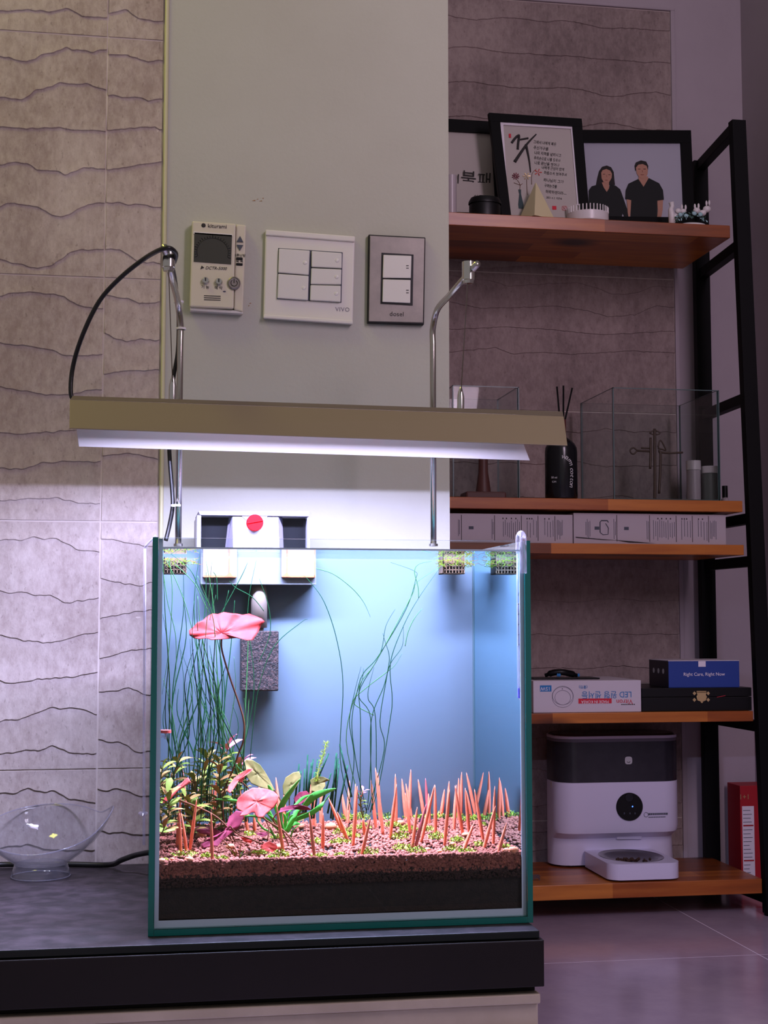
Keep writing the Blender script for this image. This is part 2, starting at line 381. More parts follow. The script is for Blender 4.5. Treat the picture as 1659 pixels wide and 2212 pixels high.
# ------------------------------------------------------------------ the setting
YW, YB, YT = 1.87, 3.11, 1.44          # near wall, back wall, front of the aquarium
def interp(poly, x):
    if x <= poly[0][0]: return poly[0][1]
    for (a, b), (c, d) in zip(poly, poly[1:]):
        if x <= c: return b+(d-b)*(x-a)/(c-a)
    return poly[-1][1]
def wave_from_px(pts, Y):
    w = [(X(p[0], p[1], Y), Z(p[0], p[1], Y)) for p in pts]
    return w
def tile_mesh(x0, x1, z0, z1, Y, waves, H=.0017, dx=.003, seed=0, amp=.0005):
    n = max(2, int((x1-x0)/dx)); xs = [x0+(x1-x0)*i/n for i in range(n+1)]
    def jit(x, k): return .0018*noise.noise((x*120, k*7.3+seed, 0))+.0018*noise.noise((x*45, k*3.1+seed, 5))
    cols = []
    ws = sorted(waves, key=lambda w: -sum(p[1] for p in w)/len(w))
    levels = []          # top -> bottom: list of (function z(x), height)
    edges = [[(x0, z1), (x1, z1)]]+ws+[[(x0, z0), (x1, z0)]]
    rows = []
    for k in range(len(edges)-1):
        up, dn = edges[k], edges[k+1]
        first, last = k == 0, k == len(edges)-2
        for t in (0, .15, .32, .48, .62, .74, .84, .92, .97, 1):
            row = []
            for x in xs:
                za = interp(up, x)-(0 if first else .0012)+(0 if first else jit(x, k)); zb = interp(dn, x)+(0 if last else jit(x, k+1))
                if zb > za-.0005: zb = za-.0005
                z = za+(zb-za)*t
                h0 = .25 if first else 0.0
                h = H*(h0+(1-h0)*t**2.4) if not last else H*(.6*t)
                h += amp*(noise.noise((x*60, z*60, seed))+.6*noise.noise((x*170, z*170, seed+3)))*.8+.0006
                row.append((x, Y-max(h, .0002), max(min(z, z1), z0)))
            rows.append(row)
    mb = MB(); mb.grid(rows)
    back = Y+.003
    mb.grid([rows[0], [(p[0], back, p[2]) for p in rows[0]]]); mb.grid([rows[-1], [(p[0], back, p[2]) for p in rows[-1]]])
    mb.grid([[r[0] for r in rows], [(r[0][0], back, r[0][2]) for r in rows]]); mb.grid([[r[-1] for r in rows], [(r[-1][0], back, r[-1][2]) for r in rows]])
    return mb
def rand_waves(x0, x1, z0, z1, n, sd):
    out = []
    for i in range(n):
        zc = z1-(z1-z0)*(i+.55)/n
        w = [(x0+(x1-x0)*j/24, zc+.010*noise.noise(((x0+(x1-x0)*j/24)*9, i*5+sd, 1))*1.6+.004*noise.noise(((x0+(x1-x0)*j/24)*40, i*5+sd, 9))) for j in range(25)]
        out.append(w)
    return out

xcol = X(218, 1100, YW); xpil = X(350, 1100, YW); xr = X(971, 1100, YW)
wl = MB().box(-1.15, xpil-.001, YW-.0003, YW+.06, 0, 2.4).build('wall_left', 'grout', kind='structure')
tops = [Z(114, 73.5, YW), Z(112, 596.5, YW), Z(108, 1125.5, YW), Z(101, 1663, YW)]
tops = [tops[0]+.3235]+tops+[tops[3]-.3235*1]
LW = [[(0,24),(30,25),(60,21),(110,26),(145,18),(175,35),(228,38)],
 [(0,122),(60,134),(90,120),(120,111),(145,103),(170,107),(200,112),(228,108)],
 [(0,212),(50,214),(80,193),(115,186),(130,179),(165,182),(185,180),(228,196)],
 [(0,274),(60,278),(130,276),(165,283),(200,282),(228,283)],
 [(0,357),(30,349),(60,354),(80,368),(125,371),(143,377),(180,362),(228,364)],
 [(0,447),(15,438),(75,444),(105,460),(130,467),(150,464),(190,440),(228,437)],
 [(0,560),(40,570),(80,580),(110,576),(150,545),(170,540),(228,538)],
 [(0,642),(20,634),(68,630),(142,641),(174,662),(217,668)],
 [(0,741),(63,747),(113,756),(145,770),(219,765)],
 [(0,834),(45,843),(95,853),(149,851),(210,840)],
 [(0,932),(38,937),(136,930),(219,926)],
 [(0,1010),(45,1014),(90,1000),(127,995),(219,996)],
 [(0,1082),(63,1077),(126,1074),(165,1085),(218,1088)],
 [(0,1166),(32,1164),(46,1167),(73,1159),(95,1164),(127,1164),(139,1171),(165,1187),(187,1187),(215,1192)],
 [(0,1275),(28,1281),(47,1278),(79,1288),(108,1285),(139,1300),(177,1297),(212,1290)],
 [(0,1370),(25,1379),(33,1376),(51,1383),(108,1386),(136,1383),(177,1370),(210,1365)],
 [(0,1468),(22,1474),(57,1472),(85,1466),(120,1463),(158,1462),(206,1450)],
 [(0,1557),(25,1551),(41,1554),(79,1537),(119,1525),(133,1529),(161,1528),(190,1533),(206,1542)],
 [(0,1626),(28,1625),(57,1617),(85,1621),(114,1610),(158,1626),(206,1626)],
 [(0,1711),(30,1713),(61,1702),(89,1710),(122,1707),(152,1724),(200,1733)],
 [(0,1830),(60,1822),(120,1836),(188,1834)]]
RW = [[(228,30),(275,22),(300,41),(345,47)], [(230,118),(275,120),(320,135),(345,130)], [(233,207),(290,210),(320,218),(345,212)],
 [(228,283),(275,277),(335,275),(345,279)], [(228,365),(270,362),(310,353),(345,352)], [(228,438),(300,440),(345,448)], [(228,538),(262,540),(295,562),(345,568)],
 [(225,640),(250,641),(275,644),(300,656),(345,652)], [(225,720),(245,730),(275,735),(345,733)], [(224,806),(280,799),(345,799)], [(222,890),(345,895)], [(221,985),(280,978),(345,990)],
 [(219,1164),(262,1166),(310,1181),(345,1176)], [(218,1245),(250,1257),(305,1264),(345,1255)], [(216,1336),(265,1325),(290,1320),(340,1316)],
 [(214,1420),(240,1417),(285,1403),(340,1397)], [(212,1496),(240,1490),(280,1485),(310,1500),(340,1502)], [(211,1595),(235,1603),(260,1600),(290,1622),(340,1622)],
 [(208,1702),(230,1707),(255,1702),(305,1717),(340,1722)], [(213,1793),(235,1797),(265,1795),(290,1802),(340,1800)]]
LWw = [wave_from_px(w, YW) for w in LW]; RWw = [wave_from_px(w, YW) for w in RW]
for k in range(5):
    z1, z0 = tops[k]-.0012, max(tops[k+1]+.0012, 0)
    for (a, b, ws, q) in ((xcol-.33, xcol-.0012, LWw, 0), (xcol+.0012, xpil-.006, RWw, 1)):
        sel = [w for w in ws if z0+.004 < sum(p[1] for p in w)/len(w) < z1-.004]
        if q == 0:   # continue the ledges outside the frame
            sel = [[(a+(w[0][0]-a)*j/8, w[0][1]+.012*noise.noise((j*.7, w[0][1]*50, 2))*min(1, (8-j)/3)) for j in range(8)]+w for w in sel]
        tile_mesh(a, b, z0, z1, YW, sel, seed=k*3+q).build('tile', 'tile', parent=wl, smooth='auto')
# pillar
pil = MB().box(xpil, xr, YW-.0015, YB+.05, 0, 2.4).build('wall_center', 'plaster', kind='structure')
cb = []
for i in range(60):
    z = 2.4*i/59; w = .0035+.0006*noise.noise((0, z*40, 3)); cb.append([(xpil-w, YW-.0035, z), (xpil-.001, YW-.0045, z), (xpil+.0015, YW-.0018, z)])
MB().grid(cb).build('trim_1', 'caulk', kind='structure', smooth=True, solid=.001)
# back wall
xbt = X(1456, 700, YB); xwe = X(1616, 900, YB)
wb = MB().box(xr-.1, xwe+.02, YB-.0002, YB+.06, 0, 2.4).build('wall_back', 'grout', kind='structure')
BW = [[(960,556),(1044,580),(1145,572),(1200,580),(1263,583),(1330,576),(1407,572),(1453,581)],
 [(960,592),(1020,602),(1060,606),(1095,618),(1162,614),(1247,610),(1290,622),(1318,634),(1360,636),(1415,618),(1453,620)],
 [(960,650),(1040,666),(1095,665),(1190,661),(1240,666),(1280,674),(1310,685),(1370,680),(1415,660),(1453,664)],
 [(960,712),(1090,706),(1190,712),(1300,723),(1453,715)], [(960,762),(1070,750),(1110,765),(1170,760),(1240,765),(1360,758),(1453,762)]]
zb = [Z(1200, 8, YB)]+[Z(1200, 594-294.5+294.5*k, YB) for k in range(6)]+[0]
for k in range(7):
    z1, z0 = zb[k]-.0012, zb[k+1]+.0012
    if z1-z0 < .02: continue
    if k == 2: ws = [wave_from_px(w, YB) for w in BW[1:]]
    elif k == 1: ws = rand_waves(xr, xbt, z0, z1, 3, 4)+[wave_from_px(BW[0], YB)]
    else: ws = rand_waves(xr, xbt, z0, z1, 4, k*11)
    tile_mesh(xr-.02, xbt, z0, z1, YB, ws, H=.0022, dx=.006, seed=k*5+40).build('tile', 'tile2', parent=wb, smooth='auto')
# plaster strips beside and above the back wall tiles
MB().box(xbt+.001, xbt+.012, YB-.006, YB+.003, 0, zb[0]+.004).build('trim_2', 'plaster2', kind='structure', bevel=.002)
MB().box(xbt+.012, xwe, YB-.001, YB+.004, 0, 2.4).build('plaster_strip', 'plaster2', parent=wb)
MB().box(xr-.02, xbt+.013, YB-.003, YB+.003, zb[0]+.004, 2.4).build('plaster_strip', 'plaster2', parent=wb)
MB().box(xr-.02, xbt+.012, YB-.007, YB+.003, zb[0]+.001, zb[0]+.008).build('trim_3', 'plaster2', kind='structure', bevel=.002)
MB().box(xwe, xwe+.06, -1.5, YB+.06, 0, 2.4).build('wall_right', 'plaster2', kind='structure')
# floor
fl = MB().box(-1.4, xwe+.06, -1.5, YB+.06, -.05, -.0002).build('floor', 'floorgrout', kind='structure')
ys = atz(1400, 2072, 0).y
rows_y = [ys-.6*k for k in range(1, 6)][::-1]+[ys, ys+.6, ys+1.2]
xs0 = X(1640, 2080, ys)
for j in range(len(rows_y)-1):
    for i in range(-4, 2):
        a, b = xs0+.6*i, xs0+.6*(i+1); c, d = rows_y[j], min(rows_y[j+1], YB)
        if a > xwe or d-c < .02: continue
        MB().box(a+.0012, min(b-.0012, xwe), c+.0012, d-.0012, -.004, 0).build('tile', 'floor', parent=fl)

# ------------------------------------------------------------------ cabinet
zt = atz(321, 2024, 0).z
zt = Z(321, 2023, YT)                       # cabinet surface height
YC = atz(300, 2041, zt).y
xcr = X(1166, 2030, YC)
cab = thing('cabinet', ((xcr-.6)/2, (YC+YW)/2, 0), 'low dark cabinet with black apron and grey drawer front under the aquarium', 'cabinet')
tt = MB(); tt.box(-1.1, xcr, YC, YW-.004, zt-.0085, zt-.0005, [1,1,1,1,0,1]).build('glass_top', ['top','topglass'], cab, bevel=.0012, label='dark mottled top with black glass edge')
za = Z(300, 2170, YC-.003)
MB().box(-1.1, X(1176, 2100, YC-.003), YC-.003, YW-.004, za, zt-.0092).build('apron', 'apron', cab, bevel=.001)
zl = Z(300, 2184, YC+.004)
MB().box(-1.1, X(1160, 2150, YC+.01), YC+.018, YW-.01, .02, za-.0006).build('carcass', 'apron', cab)
MB().box(-1.1, X(1168, 2160, YC+.002), YC+.002, YC+.016, zl-.010, zl).build('drawer_rail', 'drawer', cab, bevel=.0015)
MB().box(-1.1, X(1163, 2190, YC+.008), YC+.009, YC+.017, .05, zl-.0112).build('drawer', 'drawer', cab, bevel=.001)
MB().box(-1.1, X(1168, 2205, YC+.004), YC+.002, YC+.0085, zl-.042, zl-.036).build('drawer_rail', 'drawer', cab, bevel=.001)
for x in (-1.0, xcr-.08): MB().box(x-.03, x+.03, YC+.03, YW-.03, 0, .0195).build('foot', 'apron', cab)

# ------------------------------------------------------------------ aquarium
xl, xrr = X(321, 1900, YT), X(1151, 1900, YT); zr = Z(735, 1164, YT); YK = 1.685; g = .0056
aq = thing('aquarium', ((xl+xrr)/2, (YT+YK)/2, zt), 'rimless glass aquarium planted with red lilies and pink sticks under the hanging lamp', 'aquarium')
MB().box(xl, xl+g, YT, YK, zt, zr, [1,1,1,0,1,0]).build('side_pane', ['glass','edge'], aq)
MB().box(xrr-g, xrr, YT, YK, zt, zr, [1,1,1,0,1,0]).build('side_pane', ['glass','edge'], aq)
MB().box(xl+g+.0003, xrr-g-.0003, YT+.0003, YT+g, zt+.0066, zr-.0004, [0,0,1,1,1,1]).build('front_pane', ['glassfront','edge'], aq)
MB().box(xl+g+.0003, xrr-g-.0003, YK-g, YK, zt+.0066, zr-.0004, [0,0,1,1,1,1]).build('back_pane', ['glassfront','edge'], aq)
MB().box(xl+g+.0003, xrr-g-.0003, YT, YK, zt, zt+.0062, [1,1,0,1,0,1]).build('bottom_pane', ['glass','edge'], aq)
zw = Z(735, 1187, YT+g)
MB().box(xl+g+.0003, xrr-g-.0003, YK-g-.0012, YK-g-.0004, zt+.0066, zw+.006).build('backdrop_film', 'film', aq)
for a, b in ((xl+g+.0004, xl+g+.0046), (xrr-g-.0046, xrr-g-.0004)):
    MB().box(a, b, YT+g+.0001, YT+g+.0012, zt+.0066, zr-.001).build('silicone_seam', 'silicone', aq)
MB().box(xl+g+.0046, xrr-g-.0046, YT+g+.0001, YT+g+.0012, zt+.0066, zt+.0135).build('silicone_seam', 'silicone', aq)
for a in (xl+g+.0004, xrr-g-.0018):
    MB().box(a, a+.0014, YK-g-.0030, YK-g-.0014, zt+.0066, zr-.001).build('silicone_seam', 'seamback', aq)
xi0, xi1, yi0, yi1 = xl+g+.0005, xrr-g-.0005, YT+g+.0014, YK-g-.0016
# water body
wt = MB(); wt.box(xi0, xi1, yi0, yi1, zt+.02, zw, [0,0,0,1,2,1])
tagp(wt.build('water', ['waterfront','waterside','watertop'], kind='stuff'), 'clear water filling the glass aquarium almost to its rim', 'water')
# thin meniscus line at the glass
tagp(MB().box(xi0+.004, xi1-.004, YT+g+.0002, YT+g+.0012, zw-.0005, zw+.0013).build('water_line', 'silicone', aq), 'pale water line along the front glass')

# soil
zs0 = Z(735, 1853, yi0); zs1 = Z(735, 1771, yi1)
def soilz(y): return zs0+(zs1-zs0)*(y-yi0)/(yi1-yi0)
def soil_at(px, py):
    y = 1.55
    for _ in range(12):
        p = atz(px, py, soilz(y)); y = min(max(p.y, yi0+.004), yi1-.003)
    return Vector((at(px, py, y).x, y, soilz(y)))
zsb0, zsb1 = zt+.0150, zt+.0150
soil = thing('soil', ((xi0+xi1)/2, (yi0+yi1)/2, zt+.015), 'brown pellet soil bed filling the bottom of the aquarium', 'soil')
sx0, sx1 = X(336, 1940, yi0), X(1135, 1940, yi0)
nx, ny = 50, 24
rows = []
for j in range(ny+1):
    y = yi0+.0036+(yi1-yi0-.0040)*j/ny
    rows.append([(sx0+(sx1-sx0)*i/nx, y, soilz(y)-.005+.0016*noise.noise((i*.4, j*.4, 0))) for i in range(nx+1)])
sb = MB(); sb.grid(rows)
zbl = Z(336, 1987, yi0); zbr = Z(1135, 1966, yi0)
low = lambda r: [(p[0], p[1], max(zt+.0138, zbl+(zbr-zbl)*(p[0]-sx0)/(sx1-sx0))) for p in r]
sb.grid([rows[0], low(rows[0])]); sb.grid([rows[-1], low(rows[-1])])
sb.grid([[r[0] for r in rows], [low(r)[0] for r in rows]]); sb.grid([[r[-1] for r in rows], [low(r)[-1] for r in rows]]); sb.grid([low(rows[0]), low(rows[-1])])
tagp(sb.build('packed_soil', 'soil', soil), 'dark packed soil behind the lower front glass')
import numpy as np
rs = np.random.RandomState(4)
def ico():
    import bmesh
    bm = bmesh.new(); bmesh.ops.create_icosphere(bm, subdivisions=1, radius=1); v = np.array([tuple(q.co) for q in bm.verts]); f = np.array([[q.index for q in k.verts] for k in bm.faces]); bm.free(); return v, f
iv, if_ = ico()
def pellets(pts, rads, name, m, parent, kind='stuff', jit=.16):
    n = len(pts); nv = len(iv)
    ang = rs.rand(n)*6.28; sc = 1+rs.uniform(-.25, .25, (n, 1, 3)); v = iv[None]*sc*(1+rs.uniform(-jit, jit, (n, nv, 1)))
    c, s_ = np.cos(ang)[:, None], np.sin(ang)[:, None]
    v = np.stack([v[..., 0]*c-v[..., 1]*s_, v[..., 0]*s_+v[..., 1]*c, v[..., 2]], -1)*np.array(rads)[:, None, None]+np.array(pts)[:, None]
    b = np.array(worldloc(parent)) if parent else np.zeros(3)
    v = (v-b).reshape(-1, 3); f = (if_[None]+(np.arange(n)*nv)[:, None, None]).reshape(-1, 3)
    me = bpy.data.meshes.new(name); me.from_pydata(v.tolist(), [], f.tolist()); me.materials.append(M[m]); me.polygons.foreach_set('use_smooth', [True]*len(me.polygons)); me.update()
    o = bpy.data.objects.new(name, me); S.collection.objects.link(o); o.parent = parent; o['kind'] = kind
    return o
pts, rads = [], []
for i in range(6500):
    y = yi0+.003+(yi1-yi0-.006)*rs.rand()**1.15; x = sx0+.002+(sx1-sx0-.004)*rs.rand()
    pts.append((x, y, soilz(y)-.0008+.0016*noise.noise((x*40, y*40, 2))+rs.uniform(-.0012, .0008))); rads.append(rs.uniform(.0014, .0023))
pr = []
for k in range(3600):                       # pellets pressed against the front glass
    x = sx0+.001+(sx1-sx0-.002)*rs.rand(); t = rs.rand()**1.15
    pr.append((x, yi0+.0018+rs.uniform(0, .001), zs0-t*.0165+.0008)); 
pellets(pts+pr, rads+list(rs.uniform(.0013, .0021, len(pr))), 'soil_pellet_layer', 'pellet', soil)
pts = [(sx0+.001+(sx1-sx0-.002)*rs.rand(), yi0+.0015, zs0-.013-rs.rand()*.012) for _ in range(2600)]
M['pellet_dark'] = mat('pellet_dark', (58,32,20), .9)
pellets(pts, list(rs.uniform(.0007, .0013, len(pts))), 'soil_grain_layer', 'pellet_dark', soil)

# pebbles
PEB = [(1110,1846,13),(1094,1841,10),(349,1874,9),(408,1868,10),(344,1866,7),(677,1850,8),(924,1838,8),(978,1826,8),(714,1790,14),(738,1793,12),(862,1782,12),(435,1808,12),(1005,1806,9),(388,1822,10),(950,1842,7),(650,1788,9),(372,1858,6),(600,1832,9),(498,1832,10)]
for i, (px, py, r) in enumerate(sorted(PEB)):
    p = soil_at(px, py); rr = r*p.y/F_PX*.9
    o = MB().ball(p+Vector((0, 0, rr*.35)), rr, 8, 1.15, .9, .72, .12).build('pebble', 'pebble', smooth=True)
    tagp(o, f'{ordinal(i)} orange pebble from the left glass on the aquarium soil', 'pebble', 'orange pebbles on the soil')

# pink sticks: tip and foot in photograph pixels
c6 = [((280,385),(330,880)),((268,580),(235,1000)),((255,740),(265,1085)),((270,740),(315,1055)),((415,525),(378,850)),((396,625),(340,1050)),((525,480),(525,860)),((558,440),(535,860)),((512,735),(522,1145)),((905,490),(905,700)),((1040,450),(1080,640)),((1045,670),(1105,1090)),((1310,450),(1360,850)),((1415,445),(1405,830)),((1358,540),(1345,850)),((1312,735),(1355,1105)),((1425,740),(1422,1030)),((1468,615),(1590,910)),((1540,730),(1625,965)),((1575,565),(1612,760)),((1640,475),(1625,815)),((690,580),(665,740)),((745,540),(815,900)),((862,740),(870,885)),((1108,560),(1110,700))]
c7 = [((120,520),(85,1005)),((106,500),(100,900)),((165,780),(183,930)),((228,775),(155,1080)),((232,470),(272,870)),((267,372),(330,910)),((287,410),(305,800)),((430,420),(436,840)),((440,505),(385,950)),((483,460),(515,700)),((510,575),(550,895)),((556,385),(540,680)),((515,500),(560,780)),((615,465),(665,710)),((675,455),(697,760)),((700,580),(705,820)),((608,690),(568,1015)),((682,665),(595,1015)),((750,508),(640,970)),((753,510),(757,900)),((830,545),(800,770)),((868,480),(852,780)),((871,550),(830,1000)),((945,455),(947,800)),((915,515),(980,920)),((926,510),(906,870)),((970,405),(962,760)),((998,535),(1030,890)),((1006,555),(1050,790)),((1008,410),(1088,760)),((1074,545),(1145,960)),((1068,825),(985,1040)),((1240,520),(1226,1000)),((1246,680),(1150,1030)),((1335,820),(1268,1075))]
ST = [((a/3.77+320, b/3.77+1560), (c/3.77+320, d/3.77+1560)) for (a, b), (c, d) in c6]+[((a/3.77+740, b/3.77+1560), (c/3.77+740, d/3.77+1560)) for (a, b), (c, d) in c7]
ST.sort(key=lambda s: s[0][0])
for i, (tip, foot) in enumerate(ST):
    b = soil_at(*foot); 
    dy = rnd.uniform(-.004, .004)
    t = at(tip[0], tip[1], min(max(b.y+dy, yi0+.003), yi1-.003))
    d = (t-b); r0 = .0019*b.y/1.5
    base = b-d.normalized()*.006
    pth = [base+(t-base)*k for k in (0, .12, .35, .6, .82, .94, 1)]
    o = MB().tube(pth, [r0*.7, r0*.9, r0*1.08, r0*.98, r0*.68, r0*.35, r0*.06], 6).build('pointed_stick', 'darkstick' if abs(tip[0]-919) < 2 else 'stick', smooth=True)
    lean = 'leaning right' if tip[0]-foot[0] > 5 else ('leaning left' if foot[0]-tip[0] > 5 else 'standing upright')
    tall = 'tall' if foot[1]-tip[1] > 105 else 'short'
    tagp(o, f'{ordinal(i)} pink pointed stick from the left glass, {tall}, {lean} in the soil', 'stick', 'pink pointed sticks standing in the soil')

# ground cover tufts
def tuft(px, py, w, h, m, name, label, cat, group, n=60, ls=3.2):
    p = soil_at(px, py); k = p.y/F_PX; mb = MB()
    for _ in range(n):
        a = rnd.uniform(0, 6.28); q = rnd.random()**.6; c = p+Vector((math.cos(a)*q*w*k*.5, math.sin(a)*q*w*k*.35, rnd.random()*h*k*(1-q*.6)))
        c.y = min(max(c.y, yi0+.003), yi1-.003); c.x = min(max(c.x, xi0+.004), xi1-.004)
        d = Vector((rnd.uniform(-1, 1), rnd.uniform(-1, 1), rnd.uniform(-.1, 1.2))).normalized()*ls*k; s = d.cross(Vector((rnd.uniform(-1,1), rnd.uniform(-1,1), rnd.uniform(-1,1)))).normalized()*ls*k*.42
        mb.mi(0 if rnd.random() < .7 else 1).poly([c, c+d*.5+s, c+d, c+d*.5-s])
    for _ in range(n//6):
        a = rnd.uniform(0, 6.28); c = p+Vector((math.cos(a)*w*k*.5*rnd.random(), math.sin(a)*w*k*.3*rnd.random(), 0)); c.y = min(max(c.y, yi0+.003), yi1-.003); c.x = min(max(c.x, xi0+.004), xi1-.004)
        e = c+Vector((rnd.uniform(-1, 1)*w*k*.2, 0, h*k*rnd.uniform(.4, .9))); mb.mi(1).tube([c, (c+e)/2+Vector((0, 0, h*k*.15)), e], .0003, 3)
    o = mb.build(name, m); tagp(o, label, cat, group); return o
TF = [(398,1850,60,16),(350,1860,24,8),(450,1852,34,10),(606,1852,44,20),(585,1858,24,10),(690,1852,40,10),(683,1822,30,14),(410,1800,44,20),(440,1796,36,16),(735,1822,50,12),(740,1800,46,16),(748,1770,40,18),(775,1762,50,22),(780,1790,50,16),(795,1845,50,16),(835,1764,42,16),(865,1812,44,20),(848,1785,36,14),(878,1795,36,16),(870,1836,46,18),(900,1842,44,16),(945,1812,42,18),(920,1795,44,14),(978,1840,46,18),(990,1818,36,14),(950,1765,40,14),(985,1762,40,14),(1008,1772,40,14),(1035,1770,34,12),(1010,1842,40,12),(1034,1828,28,14),(1090,1832,26,10),(912,1768,34,12),(885,1764,30,12),(735,1848,24,8),(760,1808,40,12),(1050,1785,30,10),(600,1812,36,12),(560,1845,36,10),(480,1856,30,8),(540,1805,30,12)]
for i, (px, py, w, h) in enumerate(sorted(TF)):
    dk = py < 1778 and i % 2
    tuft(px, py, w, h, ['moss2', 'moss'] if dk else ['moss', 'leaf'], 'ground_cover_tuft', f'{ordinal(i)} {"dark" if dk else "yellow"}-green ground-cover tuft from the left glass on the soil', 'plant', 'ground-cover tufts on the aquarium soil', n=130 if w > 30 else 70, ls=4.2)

# ---- leaves
def px_leaf(outline, center, Yc, tilt=.6, ruffle=.0025, seed=0, clampY=True):
    """ruffled leaf blade lying on its own tilted plane, ring by ring from the stalk outwards"""
    cxp, cyp = center; k = Yc/F_PX; rows = []
    ol = []
    n = len(outline)
    for i in range(n):
        a, b = outline[i], outline[(i+1) % n]
        for t in (0, .5): ol.append((a[0]+(b[0]-a[0])*t, a[1]+(b[1]-a[1])*t))
    for q in (.02, .3, .55, .78, .92, 1):
        row = []
        for i, (x, y) in enumerate(ol):
            dx, dyp = (x-cxp)*q, (y-cyp)*q
            Yp = Yc-dyp*k*tilt+ruffle*q*q*math.sin(i*.62+seed)+.0012*noise.noise((x*.09, y*.09, seed))
            Yp = min(max(Yp, yi0+.003), yi1-.003)
            row.append(at(cxp+dx, cyp+dyp, Yp))
        rows.append(row)
    return MB().grid(rows, True)
def ribbon(path, widths, side=Vector((1, 0, 0)), fold=.25):
    rows = []
    path = [Vector(p) for p in path]
    for i, p in enumerate(path):
        t = (path[min(i+1, len(path)-1)]-path[max(i-1, 0)]).normalized(); s = side-t*side.dot(t); s = s.normalized() if s.length > 1e-4 else Vector((0, 0, 1)).cross(t).normalized()
        nn = t.cross(s); w = widths[i]
        rows.append([p-s*w+nn*w*fold, p, p+s*w+nn*w*fold])
    return MB().grid(rows)
c8 = lambda a, b: (a/3.687+310, b/3.687+1080)
c6p = lambda a, b: (a/3.77+320, b/3.77+1560)
lily = thing('red_water_lily', soil_at(545, 1825), 'red tiger lotus with one floating-high ruffled pink leaf and low leaves in the aquarium', 'plant')
L1 = [c8(*p) for p in [(362,1040),(400,1010),(430,975),(470,960),(510,925),(550,905),(590,910),(640,893),(700,903),(740,905),(790,915),(840,906),(890,925),(940,945),(965,968),(935,1000),(915,1050),(870,1115),(830,1120),(790,1108),(740,1098),(680,1106),(620,1110),(540,1114),(500,1100),(440,1108),(400,1100),(368,1080)]]
px_leaf(L1, c8(622,1060), 1.54, .9, .003, 1).build('leaf', 'lilytop', lily, smooth=True, solid=.0005, label='large ruffled pink leaf near mid height')
L2 = [c6p(*p) for p in [(720,660),(730,620),(790,565),(850,535),(930,538),(990,550),(1030,570),(1062,600),(1055,650),(1030,690),(1000,715),(960,745),(935,775),(900,778),(880,765),(868,735),(840,735),(800,760),(745,765),(770,730),(722,705)]]
px_leaf(L2, c6p(885,645), 1.49, .7, .002, 2).build('leaf', 'lily', lily, smooth=True, solid=.0005, label='round pink leaf low in the middle')
for k, (ol, ce, Y, m, lb) in enumerate([
  ([(855,380),(820,378),(760,410),(700,455),(655,520),(645,560),(665,580),(700,540),(735,480),(765,490),(790,440),(830,410)], (740,470), 1.52, 'lily', 'folded pink leaf pointing up'),
  ([(325,450),(350,490),(300,520),(240,560),(180,630),(115,665),(130,620),(190,560),(250,510),(290,480)], (240,550), 1.50, 'lily', 'narrow reddish leaf at the left'),
  ([(780,730),(720,720),(660,770),(640,840),(625,880),(560,930),(480,955),(430,1000),(440,1030),(520,1010),(560,1015),(610,960),(680,900),(740,860),(775,790)], (640,880), 1.50, 'lilyp', 'mottled plum-red leaf with torn lower lobe'),
  ([(375,870),(400,850),(470,850),(540,865),(590,890),(575,920),(500,920),(420,905)], (480,885), 1.54, 'lilyp', 'purple leaf lying on the soil'),
  ([(1060,740),(1080,700),(1150,680),(1220,668),(1300,690),(1335,715),(1280,715),(1200,710),(1130,720)], (1180,700), 1.52, 'lilyp', 'plum leaf seen edge on'),
  ([(870,905),(950,895),(980,915),(930,935)], (920,915), 1.56, 'lilyp', None),
  ([(915,1000),(980,970),(1050,1000),(1060,1050),(1000,1085),(930,1075)], (990,1025), 1.49, 'lily', 'dull red leaf on the soil'),
  ([(750,935),(800,940),(850,960),(840,985),(780,970)], (800,960), 1.52, 'lily', None)]):
    px_leaf([c6p(*p) for p in ol], c6p(*ce), Y, .5, .0015, k+3).build('leaf', m, lily, smooth=True, solid=.0005, label=lb)
for pth, Y, r in [([c8(622,1100), c8(625,1200), c8(690,1420), c8(760,1620), c8(800,1770), c6p(775,150), c6p(735,260), c6p(690,390), c6p(640,500), c6p(610,620), c6p(612,760), c6p(640,880), c6p(700,1000)], 1.545, .0011),
  ([c6p(885,660), c6p(940,780), c6p(1050,850), c6p(1120,900), c6p(1240,1050)], 1.50, .0009),
  ([c6p(220,580), c6p(250,630), c6p(400,690), c6p(540,760), c6p(640,850), c6p(710,975)], 1.505, .0008),
  ([c6p(765,488), c6p(830,560), c6p(900,700), c6p(980,850), c6p(970,960)], 1.53, .0008),
  ([c6p(665,845), c6p(730,910), c6p(830,950), c6p(935,995)], 1.49, .0008),
  ([c6p(1060,730), c6p(1020,800), c6p(1100,900), c6p(1160,1045)], 1.515, .0008),
  ([c6p(590,900), c6p(660,960), c6p(760,975), c6p(820,1000)], 1.52, .0007)]:
    P = smooth_path([at(p[0], p[1], Y+.004*math.sin(i)) for i, p in enumerate(pth)], 5)
    MB().tube(P, r, 6).build('stem', 'lilystem', lily, smooth=True)

